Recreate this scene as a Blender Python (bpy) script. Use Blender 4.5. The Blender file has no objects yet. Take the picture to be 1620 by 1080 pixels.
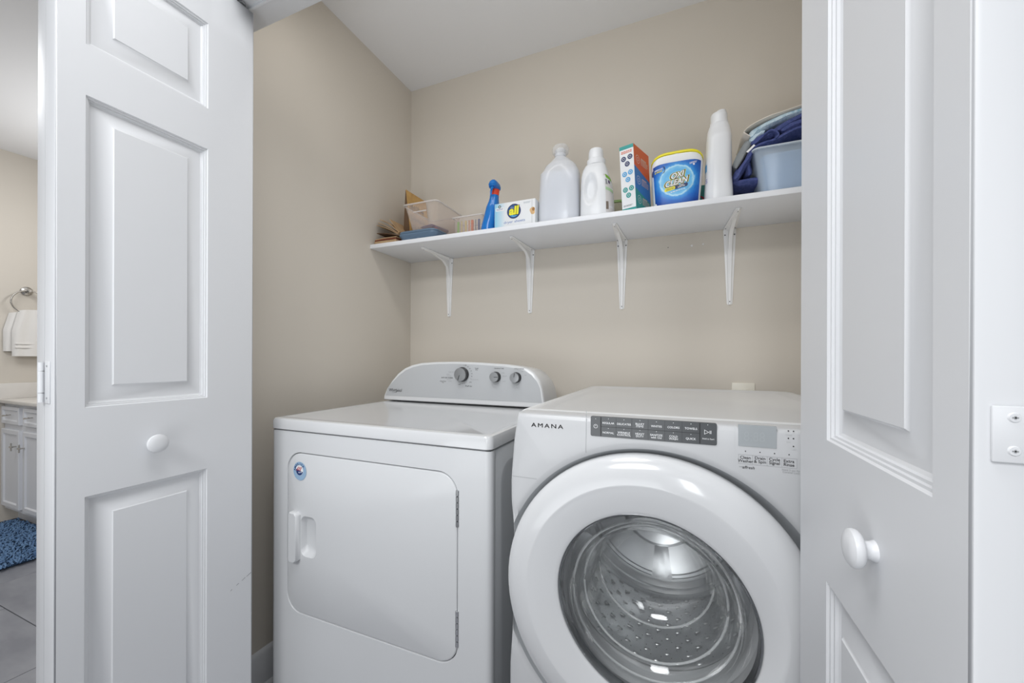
import bpy, bmesh, math, random
from mathutils import Vector, Matrix
PI = math.pi
S = bpy.context.scene
COL = S.collection
random.seed(7)

# ------------------------------------------------------------------ camera, world, lights
CAMH = 1.097
def make_camera():
    yaw, roll = 0.3936, 0.0031
    f = Vector((-math.sin(yaw), math.cos(yaw), 0))
    r = Vector((math.cos(yaw), math.sin(yaw), 0)); u = Vector((0, 0, 1))
    r2 = r*math.cos(roll) + u*math.sin(roll); u2 = u*math.cos(roll) - r*math.sin(roll)
    m = Matrix(((r2.x, u2.x, -f.x, 0), (r2.y, u2.y, -f.y, 0), (r2.z, u2.z, -f.z, CAMH), (0, 0, 0, 1)))
    cd = bpy.data.cameras.new('camera'); co = bpy.data.objects.new('camera', cd); COL.objects.link(co)
    co.matrix_world = m
    cd.sensor_fit = 'HORIZONTAL'; cd.sensor_width = 36; cd.lens = 624.6492/1620*36
    cd.shift_y = (565.1989-540)/1620; cd.clip_start = .02
    S.camera = co
make_camera()
S.view_settings.view_transform = 'Standard'; S.view_settings.look = 'None'
S.view_settings.gamma = 1; S.view_settings.use_curve_mapping = False
S.view_settings.exposure = 0.0
w = bpy.data.worlds.new('world'); S.world = w; w.use_nodes = True
w.node_tree.nodes['Background'].inputs[0].default_value = (.93, .96, 1, 1)
w.node_tree.nodes['Background'].inputs[1].default_value = 0.30
def area(name, loc, target, sx, sy, power, col=(1, 1, 1), shape='RECTANGLE', spread=180):
    d = bpy.data.lights.new(name, 'AREA'); d.spread = math.radians(spread); d.shape = shape; d.size = sx; d.size_y = sy; d.energy = power; d.color = col
    o = bpy.data.objects.new(name, d); COL.objects.link(o); o.location = loc
    o.rotation_euler = (Vector(target)-Vector(loc)).to_track_quat('-Z', 'Y').to_euler()
    return o
LIGHTS = [
    ('right_fill_light', (1.7, -.55, 1.5), (-1.0, .6, 1.20), 1.2, 1.5, 5, (.97, .985, 1), 'RECTANGLE'),  # unseen area light added at the right to brighten the left door leaf
    ('hall_ceiling_light', (-.50, -1.45, 2.43), (-.50, -1.45, 0), 1.1, 1.1, 52, (.98, .99, 1), 'DISK'),
    ('hall_window', (.64, -2.4, 1.60), (.40, 0, 1.45), .32, .85, 8, (.95, .98, 1), 'RECTANGLE'),
    ('opening_fill_light', (-.45, .15, 2.43), (-.45, .15, 0), .7, .7, 11, (.98, .99, 1), 'DISK'),  # added fill above the opening for leaf faces and machine tops
    ('bath_upper_fill_light', (-3.1, 1.60, 1.95), (-3.1, 0, 2.0), 1.0, .14, 8.5, (.98, .99, 1), 'RECTANGLE'),  # added fill on the vanity side, lifts the bathroom ceiling and wall
    ('vanity_fill_light', (-3.0, .3, 2.43), (-3.0, .3, 0), .8, .8, 14, (.98, .99, 1), 'DISK'),  # added overhead fill that brightens the vanity front
    ('closet_fill_light', (-.43, .84, 2.30), (-.43, 1.30, 1.60), 1.3, .12, 3.1, (1, .995, .98), 'RECTANGLE'),  # added fill hidden behind the header, lifts closet ceiling and machine tops
    ('low_fill_light', (-.5, -.2, .78), (-.42, 1.2, 1.90), 1.0, .6, 2.7, (.95, .98, 1), 'RECTANGLE', 110),  # added low fill aimed upward, lifts the shelf underside
]
for l in LIGHTS: area(*l)

# ------------------------------------------------------------------ materials
MATS = {}
def mat(name, col=(.8, .8, .8), rough=.5, metal=0, bump=None, noise=None, coat=0, emis=None, spec=None):
    if name in MATS: return MATS[name]
    m = bpy.data.materials.new(name); m.use_nodes = True; nt = m.node_tree; b = nt.nodes['Principled BSDF']
    b.inputs['Base Color'].default_value = (*col, 1); b.inputs['Roughness'].default_value = rough
    b.inputs['Metallic'].default_value = metal
    if coat: b.inputs['Coat Weight'].default_value = coat; b.inputs['Coat Roughness'].default_value = .05
    if spec is not None: b.inputs['Specular IOR Level'].default_value = spec
    if emis: b.inputs['Emission Color'].default_value = (*emis[0], 1); b.inputs['Emission Strength'].default_value = emis[1]
    if bump or noise:
        tc = nt.nodes.new('ShaderNodeTexCoord')
    if bump:   # (scale xyz, strength, distance)
        mp = nt.nodes.new('ShaderNodeMapping'); mp.inputs['Scale'].default_value = bump[0]
        nz = nt.nodes.new('ShaderNodeTexNoise'); nz.inputs['Scale'].default_value = 1; nz.inputs['Detail'].default_value = 4
        bp = nt.nodes.new('ShaderNodeBump'); bp.inputs['Strength'].default_value = bump[1]; bp.inputs['Distance'].default_value = bump[2]
        nt.links.new(tc.outputs['Object'], mp.inputs[0]); nt.links.new(mp.outputs[0], nz.inputs['Vector'])
        nt.links.new(nz.outputs['Fac'], bp.inputs['Height']); nt.links.new(bp.outputs[0], b.inputs['Normal'])
    if noise:  # (scale xyz, col2, lo, hi)
        mp = nt.nodes.new('ShaderNodeMapping'); mp.inputs['Scale'].default_value = noise[0]
        nz = nt.nodes.new('ShaderNodeTexNoise'); nz.inputs['Scale'].default_value = 1; nz.inputs['Detail'].default_value = 6
        cr = nt.nodes.new('ShaderNodeValToRGB'); cr.color_ramp.elements[0].position = noise[2]; cr.color_ramp.elements[1].position = noise[3]
        cr.color_ramp.elements[0].color = (*col, 1); cr.color_ramp.elements[1].color = (*noise[1], 1)
        nt.links.new(tc.outputs['Object'], mp.inputs[0]); nt.links.new(mp.outputs[0], nz.inputs['Vector'])
        nt.links.new(nz.outputs['Fac'], cr.inputs[0]); nt.links.new(cr.outputs[0], b.inputs['Base Color'])
    MATS[name] = m
    return m
def clearmat(name, col, opacity, rough=.1, tint=(1, 1, 1), edge=0.0):
    """thin plastic or glass: see-through mixed with a glossy skin; edges denser (fresnel)"""
    if name in MATS: return MATS[name]
    m = mat(name, col, rough); nt = m.node_tree; b = nt.nodes['Principled BSDF']; out = nt.nodes['Material Output']
    tr = nt.nodes.new('ShaderNodeBsdfTransparent'); tr.inputs[0].default_value = (*tint, 1)
    mx = nt.nodes.new('ShaderNodeMixShader'); lw = nt.nodes.new('ShaderNodeLayerWeight'); lw.inputs[0].default_value = .3
    ma = nt.nodes.new('ShaderNodeMath'); ma.operation = 'MULTIPLY_ADD'; ma.use_clamp = True
    ma.inputs[1].default_value = edge; ma.inputs[2].default_value = opacity
    nt.links.new(lw.outputs['Facing'], ma.inputs[0]); nt.links.new(ma.outputs[0], mx.inputs[0])
    nt.links.new(tr.outputs[0], mx.inputs[1]); nt.links.new(b.outputs[0], mx.inputs[2]); nt.links.new(mx.outputs[0], out.inputs[0])
    return m
def glassmat(name, ior=1.5, tint=(.97, .98, .98), gloss=(1, 1, 1)):
    if name in MATS: return MATS[name]
    m = bpy.data.materials.new(name); m.use_nodes = True; nt = m.node_tree; nt.nodes.remove(nt.nodes['Principled BSDF']); out = nt.nodes['Material Output']
    tr = nt.nodes.new('ShaderNodeBsdfTransparent'); tr.inputs[0].default_value = (*tint, 1)
    gl = nt.nodes.new('ShaderNodeBsdfGlossy'); gl.inputs['Roughness'].default_value = .03; gl.inputs[0].default_value = (*gloss, 1)
    lw = nt.nodes.new('ShaderNodeLayerWeight'); lw.inputs[0].default_value = .5
    pw = nt.nodes.new('ShaderNodeMath'); pw.operation = 'POWER'; pw.inputs[1].default_value = 2.6
    fr = nt.nodes.new('ShaderNodeMath'); fr.operation = 'MULTIPLY_ADD'; fr.inputs[1].default_value = .85; fr.inputs[2].default_value = .05; fr.use_clamp = True
    nt.links.new(lw.outputs['Facing'], pw.inputs[0]); nt.links.new(pw.outputs[0], fr.inputs[0])
    mx = nt.nodes.new('ShaderNodeMixShader')
    nt.links.new(fr.outputs[0], mx.inputs[0]); nt.links.new(tr.outputs[0], mx.inputs[1]); nt.links.new(gl.outputs[0], mx.inputs[2]); nt.links.new(mx.outputs[0], out.inputs[0])
    MATS[name] = m
    return m
WALLC = (.67, .622, .552)
M_wall = mat('beige wall paint', WALLC, .75, bump=((60, 60, 60), .05, .001))
M_ceil = mat('ceiling paint', (.86, .865, .88), .9)
M_door = mat('white semigloss door paint', (.68, .69, .71), .42, bump=((120, 120, 5), .10, .0006))
M_trim = mat('white trim paint', (.70, .71, .73), .35)
M_app = mat('white appliance enamel', (.64, .65, .662), .34, coat=.12)
M_appg = mat('white glossy door plastic', (.63, .638, .65), .16, coat=.45)
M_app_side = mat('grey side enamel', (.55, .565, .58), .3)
M_fascia = mat('white satin plastic', (.70, .71, .72), .22)
M_wash = mat('white washer enamel', (.53, .537, .548), .34, coat=.12)
M_gap = mat('dark gap', (.03, .03, .035), .8)
M_greyrecess = mat('grey recess plastic', (.38, .395, .41), .4)
M_console = mat('silver grey console print', (.50, .515, .53), .33)
M_knob = mat('knob face satin metal', (.38, .39, .40), .3, .6)
M_knobdark = mat('knob dark skirt', (.03, .03, .033), .25)
M_steel = mat('brushed stainless steel', (.62, .63, .64), .22, 1, bump=((8, 300, 8), .08, .0005))
M_drum = mat('drum stainless steel', (.92, .93, .94), .36, .78, bump=((22, 22, 22), .25, .004))
M_drumback = mat('drum back steel', (.84, .85, .86), .34, 1, bump=((6, 200, 200), .1, .001))
M_chrome = mat('dark chrome rim', (.35, .36, .37), .1, 1)
M_nickel = mat('brushed nickel', (.55, .53, .5), .25, 1)
M_rubber = mat('grey rubber gasket', (.40, .41, .42), .45)
M_black = mat('black print', (.02, .02, .022), .5)
M_greyprint = mat('grey print', (.30, .31, .32), .5)
M_lightprint = mat('light grey print', (.85, .86, .87), .5)
M_white = mat('white print', (.86, .86, .86), .5)
M_strip = mat('charcoal control panel', (.075, .08, .085), .28)
M_lcd = mat('grey display', (.36, .385, .40), .2)
M_lcdd = mat('display digit', (.385, .41, .425), .25)
M_shelf = mat('white melamine shelf', (.84, .86, .90), .4)
M_bracket = mat('white painted steel bracket', (.88, .88, .88), .35)
M_screw = mat('screw head', (.15, .15, .16), .4, .8)
M_tile = mat('grey stone tile', (.20, .205, .23), .45, noise=((3, 7, 3), (.33, .335, .36), .35, .68), bump=((9, 9, 9), .15, .002))
M_grout = mat('tile grout', (.12, .12, .125), .9)
M_counter = mat('cultured marble counter', (.80, .77, .73), .25, noise=((6, 6, 6), (.72, .69, .65), .4, .7))
M_vanity = mat('white vanity paint', (.74, .75, .78), .4)
M_terry = mat('white terry cloth', (.86, .84, .81), .95, bump=((400, 400, 400), .6, .002))
M_navy = mat('navy terry cloth', (.06, .085, .25), .95, bump=((350, 350, 350), .9, .003), noise=((120, 120, 120), (.10, .12, .33), .4, .7))
M_ltowel = mat('pale blue terry cloth', (.62, .76, .85), .95, noise=((90, 90, 90), (.25, .45, .6), .5, .75), bump=((350, 350, 350), .9, .003))
M_cream = mat('cream cloth hem', (.80, .74, .66), .9)
M_graycloth = mat('grey nylon', (.26, .28, .29), .6)
M_kraft = mat('kraft paper', (.50, .34, .19), .8, noise=((30, 30, 30), (.40, .26, .14), .4, .7))
M_kraftd = mat('dark kraft inner', (.13, .075, .04), .8)
M_gold = mat('golden kraft', (.62, .38, .13), .7, noise=((40, 40, 40), (.50, .29, .09), .4, .7))
M_redbrown = mat('red brown paper', (.22, .06, .03), .7)
M_bluegrey = mat('slate blue plastic lid', (.12, .19, .28), .35)
M_blue = mat('blue bottle plastic', (.01, .18, .58), .2)
M_red = mat('red collar plastic', (.75, .06, .02), .3)
M_hdpe = mat('white bottle plastic', (.82, .84, .87), .28)
M_jug = clearmat('milky jug plastic', (.86, .88, .92), .62, .18, (.95, .97, 1), .2)
M_liquid = mat('pale blue white fill', (.76, .80, .88), .3)
M_capclear = clearmat('clear cap plastic', (.9, .9, .9), .22, .05, (1, 1, 1), .6)
M_bin = clearmat('clear pinkish bin plastic', (.86, .80, .76), .10, .15, (.98, .96, .95), .5)
M_binrim = clearmat('bin rim plastic', (.88, .85, .83), .5, .15)
M_bin2 = clearmat('frosted blue bin plastic', (.72, .82, .92), .34, .15, (.90, .95, 1), .3)
M_bin2rim = clearmat('frosted bin rim', (.72, .80, .88), .7, .15)
M_bluefill = mat('blue folded cloth', (.34, .50, .70), .9)
M_box = mat('white carton', (.82, .84, .86), .45)
M_teal = mat('teal print', (.03, .33, .31), .4)
M_orange = mat('red orange print', (.72, .10, .035), .4, noise=((1, 1, 9), (.80, .18, .03), .3, .7))
M_bluep = mat('mid blue print', (.03, .22, .60), .4)
M_navyp = mat('navy print', (.015, .03, .12), .4)
M_skyp = mat('sky blue print', (.10, .40, .72), .4)
M_yellow = mat('yellow print', (.85, .75, .02), .4)
M_glass = glassmat('washer door glass', 1.45, (.985, .99, .99))
M_green = mat('green print', (.20, .45, .05), .5)
M_plate = mat('cream wall plate', (.80, .77, .68), .4)
M_rug = mat('blue shag cotton', (.05, .11, .23), .9, noise=((30, 30, 30), (.12, .22, .38), .35, .65))
M_rug2 = mat('lighter blue shag cotton', (.13, .23, .39), .9)

# ------------------------------------------------------------------ mesh helpers
class MB:
    def __init__(s): s.v = []; s.f = []; s.m = []; s.sm = []; s.M = Matrix.Identity(4)
    def add(s, vs, fs, mi=0, smooth=False):
        o = len(s.v); s.v += [s.M @ Vector(p) for p in vs]
        for f in fs: s.f.append([i+o for i in f]); s.m.append(mi); s.sm.append(smooth)
        return s
    def box(s, a, b, mi=0, bev=0, seg=2):
        a, b = Vector(a), Vector(b)
        lo = Vector(map(min, a, b)); hi = Vector(map(max, a, b))
        if not bev:
            x0, y0, z0 = lo; x1, y1, z1 = hi
            return s.add([(x0, y0, z0), (x1, y0, z0), (x1, y1, z0), (x0, y1, z0), (x0, y0, z1), (x1, y0, z1), (x1, y1, z1), (x0, y1, z1)],
                         [(0, 3, 2, 1), (4, 5, 6, 7), (0, 1, 5, 4), (1, 2, 6, 5), (2, 3, 7, 6), (3, 0, 4, 7)], mi)
        bm = bmesh.new(); bmesh.ops.create_cube(bm, size=1)
        for v in bm.verts: v.co = Vector((lo[i]+(v.co[i]+.5)*(hi[i]-lo[i]) for i in range(3)))
        bev = min(bev, min(hi-lo)*.49)
        bmesh.ops.bevel(bm, geom=bm.edges[:], offset=bev, segments=seg, affect='EDGES', profile=.5)
        bmesh.ops.recalc_face_normals(bm, faces=bm.faces[:]); bm.verts.index_update()
        s.add([v.co.copy() for v in bm.verts], [[v.index for v in f.verts] for f in bm.faces], mi, True); bm.free()
        return s
    def loops(s, L, mi=0, smooth=True, closed=True, cap0=False, cap1=False):
        n = len(L[0]); vs = [p for l in L for p in l]; fs = []
        for i in range(len(L)-1):
            for j in range(n if closed else n-1):
                k = (j+1) % n
                fs.append((i*n+j, i*n+k, (i+1)*n+k, (i+1)*n+j))
        s.add(vs, fs, mi, smooth)
        if cap0: s.add(L[0], [tuple(range(n))[::-1]], mi, False)
        if cap1: s.add(L[-1], [tuple(range(n))], mi, False)
        return s
    def lathe(s, prof, c=(0, 0, 0), axis=(0, 0, 1), n=32, mi=0, cap0=True, cap1=True, smooth=True):
        q = Vector(axis).to_track_quat('Z', 'Y'); c = Vector(c)
        L = [[c+q @ Vector((r*math.cos(2*PI*j/n), r*math.sin(2*PI*j/n), h)) for j in range(n)] for r, h in prof]
        return s.loops(L, mi, smooth, True, cap0, cap1)
    def tube(s, pts, r, n=10, mi=0, cap=True, closed=False):
        pts = [Vector(p) for p in pts]; L = []; N = len(pts)
        up = Vector((0.013, .02, 1)).normalized()
        for i, p in enumerate(pts):
            t = (pts[(i+1) % N]-pts[i-1]) if closed else (pts[min(i+1, N-1)]-pts[max(i-1, 0)])
            t.normalize(); a = t.cross(up)
            if a.length < .05: a = t.cross(Vector((1, 0, 0)))
            a.normalize(); b = t.cross(a)
            rr = r[i] if isinstance(r, (list, tuple)) else r
            L.append([p+(a*math.cos(2*PI*j/n)+b*math.sin(2*PI*j/n))*rr for j in range(n)])
        if closed: L.append(L[0]); cap = False
        return s.loops(L, mi, True, True, cap, cap)
    def prism(s, poly, y0, y1, mi=0, smooth=False, plane='xz'):
        f = {'xz': lambda a, b, t: (a, t, b), 'xy': lambda a, b, t: (a, b, t), 'yz': lambda a, b, t: (t, a, b)}[plane]
        return s.loops([[f(a, b, y0) for a, b in poly], [f(a, b, y1) for a, b in poly]], mi, smooth, True, True, True)
def thing(name, loc, label=None, cat=None, group=None, kind=None):
    o = bpy.data.objects.new(name, None); COL.objects.link(o); o.location = loc; o.empty_display_size = .05
    tagp(o, label, cat, group, kind); return o
def tagp(o, label=None, cat=None, group=None, kind=None):
    if label: o['label'] = label
    if cat: o['category'] = cat
    if group: o['group'] = group
    if kind: o['kind'] = kind
    return o
def wloc(o):
    v = Vector((0, 0, 0))
    while o is not None: v += o.location; o = o.parent
    return v
def obj(name, mb, mats, parent=None, label=None, cat=None, group=None, kind=None, loc=None, fixn=True):
    me = bpy.data.meshes.new(name)
    if loc is None: loc = wloc(parent) if parent else Vector((0, 0, 0))
    loc = Vector(loc)
    me.from_pydata([tuple(v-loc) for v in mb.v], [], mb.f)
    if not isinstance(mats, (list, tuple)): mats = [mats]
    for m in mats: me.materials.append(m)
    me.polygons.foreach_set('material_index', mb.m); me.polygons.foreach_set('use_smooth', mb.sm)
    me.validate(); me.update()
    if fixn:
        bm = bmesh.new(); bm.from_mesh(me); bmesh.ops.remove_doubles(bm, verts=bm.verts[:], dist=2e-6)
        bmesh.ops.recalc_face_normals(bm, faces=bm.faces[:]); bm.to_mesh(me); bm.free()
    try: me.set_sharp_from_angle(angle=math.radians(40))
    except Exception: pass
    o = bpy.data.objects.new(name, me); COL.objects.link(o)
    if parent: o.parent = parent; o.location = loc-wloc(parent)
    else: o.location = loc
    return tagp(o, label, cat, group, kind)
def bars(mb, c, ex, ey, wid, hei, n, mi=0, fn=None):
    """lines of print too small to read in the photograph: rows of short dashes"""
    c, ex, ey = Vector(c), Vector(ex), Vector(ey); rg = random.Random(int(abs(c.x+c.z)*1e5)+n)
    for k in range(n):
        y = hei*(.5-(k+.5)/n); x = -wid/2; h = hei/n*.26
        while x < wid/2*(1-.25*(k == n-1)):
            w_ = min(wid*rg.uniform(.07, .20), wid/2-x); p = [c+ex*a+ey*b for a, b in ((x, y-h), (x+w_, y-h), (x+w_, y+h), (x, y+h))]
            mb.add([fn(q) for q in p] if fn else p, [(0, 1, 2, 3)], mi); x += w_+wid*.035
    return mb
_tc = {}
def text2d(t, bold=0.0, shear=0.0, space=1.0):
    k = (t, bold, shear, space)
    if k in _tc: return _tc[k]
    c = bpy.data.curves.new('t', 'FONT'); c.body = t; c.size = 1; c.offset = bold; c.shear = shear; c.space_character = space
    c.align_x = 'CENTER'; c.space_line = .85; c.resolution_u = 3
    o = bpy.data.objects.new('t', c); COL.objects.link(o)
    me = bpy.data.meshes.new_from_object(o.evaluated_get(bpy.context.evaluated_depsgraph_get()))
    vs = [(v.co.x, v.co.y) for v in me.vertices]; fs = [tuple(p.vertices) for p in me.polygons]
    bpy.data.objects.remove(o); bpy.data.curves.remove(c); bpy.data.meshes.remove(me)
    _tc[k] = (vs, fs); return _tc[k]
def text(mb, t, c, ex, ey, wid=None, hei=None, mi=0, bold=0.0, shear=0.0, space=1.0, fn=None, size=None):
    """flat lettering centred on c; ex, ey = unit vectors of the print plane; scaled to width and/or height"""
    vs, fs = text2d(t, bold, shear, space)
    xs = [v[0] for v in vs]; ys = [v[1] for v in vs]
    x0, x1, y0, y1 = min(xs), max(xs), min(ys), max(ys)
    sx = wid/(x1-x0) if wid else None; sy = hei/(y1-y0) if hei else None
    sx = sx or sy or size; sy = sy or sx
    if size: sy = size; sx = min(size, sx)
    c, ex, ey = Vector(c), Vector(ex), Vector(ey)
    out = []
    for x, y in vs:
        p = c+ex*((x-(x0+x1)/2)*sx)+ey*((y-(y0+y1)/2)*sy)
        out.append(fn(p) if fn else p)
    mb.add(out, fs, mi); return mb
X3, Y3, Z3 = Vector((1, 0, 0)), Vector((0, 1, 0)), Vector((0, 0, 1))
def rrect(x0, x1, z0, z1, r, n=6):
    P = []
    for cx, cz, a0 in ((x1-r, z1-r, 0), (x0+r, z1-r, 90), (x0+r, z0+r, 180), (x1-r, z0+r, 270)):
        for i in range(n+1):
            a = math.radians(a0+90*i/n); P.append((cx+r*math.cos(a), cz+r*math.sin(a)))
    return P
def disc(c, r, ex=X3, ey=Z3, n=14):
    c = Vector(c); return [c+ex*(r*math.cos(2*PI*i/n))+ey*(r*math.sin(2*PI*i/n)) for i in range(n)]
def flat(mb, pts, mi=0): mb.add(pts, [tuple(range(len(pts)))], mi); return mb
def ringflat(mb, c, r0, r1, ex=X3, ey=Z3, n=20, mi=0):
    return mb.loops([disc(c, r0, ex, ey, n), disc(c, r1, ex, ey, n)], mi, False)

# ------------------------------------------------------------------ the room
YB, XL, CEIL = 1.6762, -1.2622, 2.4629
obj('wall_back', MB().box((-4.3, YB, 0), (.55, YB+.1, CEIL)), M_wall, kind='structure')
wb = bpy.data.objects['wall_back']
for px, pz, r in ((.055, 1.531, .004), (.095, 1.533, .003), (-.03, 1.533, .0018)):
    obj('wall_mark', MB().lathe([(r, 0), (r*.8, .0012)], (px, YB, pz), (0, -1, 0), 10), M_white if r > .002 else M_gap, wb)
obj('wall_left', MB().box((XL-.11, .78, 0), (XL, YB, CEIL)), M_wall, kind='structure')
obj('wall_right', MB().box((.42, .78, 0), (.53, YB, CEIL)), M_wall, kind='structure')
obj('wall_front_left', MB().box((-1.50, .66, 0), (-1.19, .779, CEIL)), M_wall, kind='structure')
obj('wall_front_right', MB().box((.39, .66, 0), (.66, .779, CEIL)), M_wall, kind='structure')
obj('wall_front_top', MB().box((-1.19, .66, 2.075), (.39, .779, CEIL)), M_wall, kind='structure')
obj('wall_far_left', MB().box((-4.24, -2.6, 0), (-4.12, YB, CEIL)), M_wall, kind='structure')
obj('ceiling', MB().box((-4.3, -2.6, CEIL), (1.4, YB+.1, CEIL+.08)), M_ceil, kind='structure')
# head jamb and side jambs (white boards lining the opening)
mb = MB(); mb.box((-1.19, .645, 2.055), (.39, .785, 2.0745), 0, .002); mb.box((-1.19, .7795, 2.0745), (.39, .785, 2.082))
obj('trim_1', mb, M_trim, kind='structure')
obj('trim_2', MB().box((-1.19, .645, 0), (-1.172, .785, 2.055), 0, .002), M_trim, kind='structure')
obj('trim_3', MB().box((.372, .645, 0), (.39, .785, 2.055), 0, .002), M_trim, kind='structure')
# casing on the hall side
mb = MB()
prof = [(-1.255, 0), (-1.185, 0)]
mb.box((-1.25, .643, 0), (-1.185, .6599, 2.13), 0, .004); obj('trim_4', mb, M_trim, kind='structure')
obj('trim_5', MB().box((-1.185, .643, 2.065), (.385, .6599, 2.13), 0, .004), M_trim, kind='structure')
obj('trim_6', MB().box((.385, .643, 0), (.45, .6599, 2.13), 0, .004), M_trim, kind='structure')
# baseboard with a moulded cap in the closet
mb = MB(); prof = [(0, 0), (.022, 0), (.024, .006), (.021, .018), (.0135, .024), (.0135, .100), (.0105, .108), (.0105, .118), (.006, .128), (0, .133)]
mb.loops([[(XL+d, y, z) for d, z in prof] for y in (.78, YB-.0005)], 0, True, True, True, True)
obj('baseboard_left', mb, M_trim, kind='structure')
mb = MB(); mb.loops([[(x, YB-d, z) for d, z in prof] for x in (XL+.0245, .4195)], 0, True, True, True, True)
obj('baseboard_back', mb, M_trim, kind='structure')
# floor with separate stone tiles
fl = obj('floor', MB().box((-4.3, -2.6, -.08), (1.4, YB+.1, -.006)), M_grout, kind='structure')
tl, tw, g = .61, .305, .003
tm = obj('tile', MB().box((g/2, g/2, -.006), (tl-g/2, tw-g/2, 0), 0, .0012, 1), M_tile, fl, loc=(0, 0, 0))
first = True
for r in range(-4, 4):
    y0 = .742+r*tw; off = (0 if r % 2 == 0 else 1)*.305
    x = -3.0+(.31 if r % 2 else 0)-tl*2
    while x < .4:
        if x+tl > -4.12 and y0 < YB:
            if first: t = tm; first = False
            else: t = tm.copy(); COL.objects.link(t)
            t.location = (x, y0, 0)
        x += tl
# door track under the head jamb with a guide wheel
tr = thing('door_track', (-.43, .705, 2.055), 'white metal bifold door track under the closet head jamb', 'track')
mb = MB(); mb.box((-1.172, .685, 2.046), (.372, .690, 2.0545)); mb.box((-1.172, .720, 2.046), (.372, .725, 2.0545)); mb.box((-1.172, .690, 2.0515), (.372, .720, 2.0545))
obj('track_channel', mb, M_trim, tr)
# outlet plate on the back wall behind washer
pl = thing('wall_plate', (.229, YB, .95), 'cream wall plate on the back wall behind the front-loading washer', 'wall plate')
obj('plate', MB().box((.1915, YB-.007, .89), (.2665, YB-.0003, 1.0055), 0, .003), M_plate, pl)
mb = MB(); mb.box((.212, YB-.0085, .905), (.246, YB-.0072, .935), 0, .001); mb.box((.212, YB-.0085, .955), (.246, YB-.0072, .985), 0, .001)
obj('receptacle', mb, M_plate, pl)

# ------------------------------------------------------------------ bifold doors
LW, PS, PWD = .3752, .0424, .2188     # leaf width, hinge-side stile, panel width
ZL = [(.12, .8212), (.9959, 1.6085), (1.708, 1.9184)]
ZT = 2.0324
def leaf_frame(mb, F, th):
    """front face with three openings and moulded edges; F(u, z, n) -> world. u=0 at the hinge edge, n>0 out of the face"""
    u0, u1 = PS, PS+PWD
    us = [0, u0, u1, LW]; zs = [.012]+[z for p in ZL for z in p]+[ZT]
    e = .004
    for i in range(3):
        for j in range(len(zs)-1):
            if i == 1 and j % 2 == 1: continue
            a, b = us[i], us[i+1]; c, d = zs[j], zs[j+1]
            a2 = a+(e if i == 0 else 0); b2 = b-(e if i == 2 else 0)
            mb.add([F(a2, c, 0), F(b2, c, 0), F(b2, d, 0), F(a2, d, 0)], [(0, 1, 2, 3)])
    for z0, z1 in ZL:
        st = [(0, 0), (.0016, -.0030), (.0040, -.0034), (.0048, -.0062), (.0072, -.0068), (.0082, -.0100), (.0115, -.0120)]
        L = [[F(u0+i, z0+i, n), F(u1-i, z0+i, n), F(u1-i, z1-i, n), F(u0+i, z1-i, n)] for i, n in st]
        mb.loops(L, 0, False)
    # edges and back
    for ua, ub, ea, eb in ((0, 0, e, -e), (LW, LW, -e, -e)):
        rr = [(ua+ea, 0), (ua+ea*.3, -e*.3), (ua, -e), (ua, -th)]
        mb.loops([[F(u, .012, n) for u, n in rr], [F(u, ZT, n) for u, n in rr]], 0, True, False)
    for z in (.012, ZT):
        mb.add([F(e, z, 0), F(LW-e, z, 0), F(LW, z, -e), F(LW, z, -th), F(0, z, -th), F(0, z, -e)], [(0, 1, 2, 3, 4, 5)])
    mb.add([F(0, .012, -th), F(LW, .012, -th), F(LW, ZT, -th), F(0, ZT, -th)], [(0, 1, 2, 3)])
    return mb
def leaf_panel(F, z0, z1):
    u0, u1 = PS, PS+PWD; mb = MB()
    st = [(.0113, -.0119), (.0125, -.0122), (.0405, -.0050), (.0435, -.0018)]
    L = [[F(u0+i, z0+i, n), F(u1-i, z0+i, n), F(u1-i, z1-i, n), F(u0+i, z1-i, n)] for i, n in st]
    mb.loops(L, 0, False); mb.add(L[-1], [(0, 1, 2, 3)]); mb.add([F(a, b, -.016) for a, b in ((u0+.0113, z0+.0113), (u1-.0113, z0+.0113), (u1-.0113, z1-.0113), (u0+.0113, z1-.0113))], [(3, 2, 1, 0)])
    a, b = L[0], [F(x, y, -.016) for x, y in ((u0+.0113, z0+.0113), (u1-.0113, z0+.0113), (u1-.0113, z1-.0113), (u0+.0113, z1-.0113))]
    mb.loops([a, b], 0, False)
    return mb
def knob_mesh(c, ax, r=.0195, proj=.026):
    mb = MB(); s = r/.0195
    mb.lathe([(.0100, 0), (.0092, .002), (.0084, .004), (.0082, proj-.012), (.0100, proj-.0095), (.0160*s, proj-.0085), (.0188*s, proj-.006), (.0195*s, proj-.003), (.0186*s, proj), (.0150*s, proj+.0022), (.008*s, proj+.0034), (.0, proj+.0037)], c, ax, 40, 0, True, False)
    return mb
TH = .0344
dl = thing('door_1', (-1.0850, .72, 0), kind='structure')
F1 = lambda u, z, n: (-1.0678+n, .3507+u, z)
F1b = lambda u, z, n: (-1.0678-2*TH-.0012-n, .3507+u, z)
for nm, F in (('door_leaf', F1), ('door_leaf', F1b)):
    lf = obj(nm, leaf_frame(MB(), F, TH), M_door, dl)
    for z0, z1 in ZL: obj('panel', leaf_panel(F, z0, z1), M_door, lf)
    if F is F1:
        obj('knob', knob_mesh((-1.0678, .5015, .9065), (1, 0, 0), .0200, .024), M_trim, lf)
        mb = MB()
        for a, b, c2, d2 in ((.722, .709, .5085, .5035), (.706, .697, .503, .4985), (.689, .683, .496, .4935), (.672, .668, .489, .487)):
            mb.add([(-1.0676, a, c2), (-1.0676, a, c2+.0022), (-1.0676, b, d2+.0016), (-1.0676, b, d2)], [(0, 1, 2, 3)])
        obj('paint_chip', mb, M_greyprint, lf)
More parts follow.
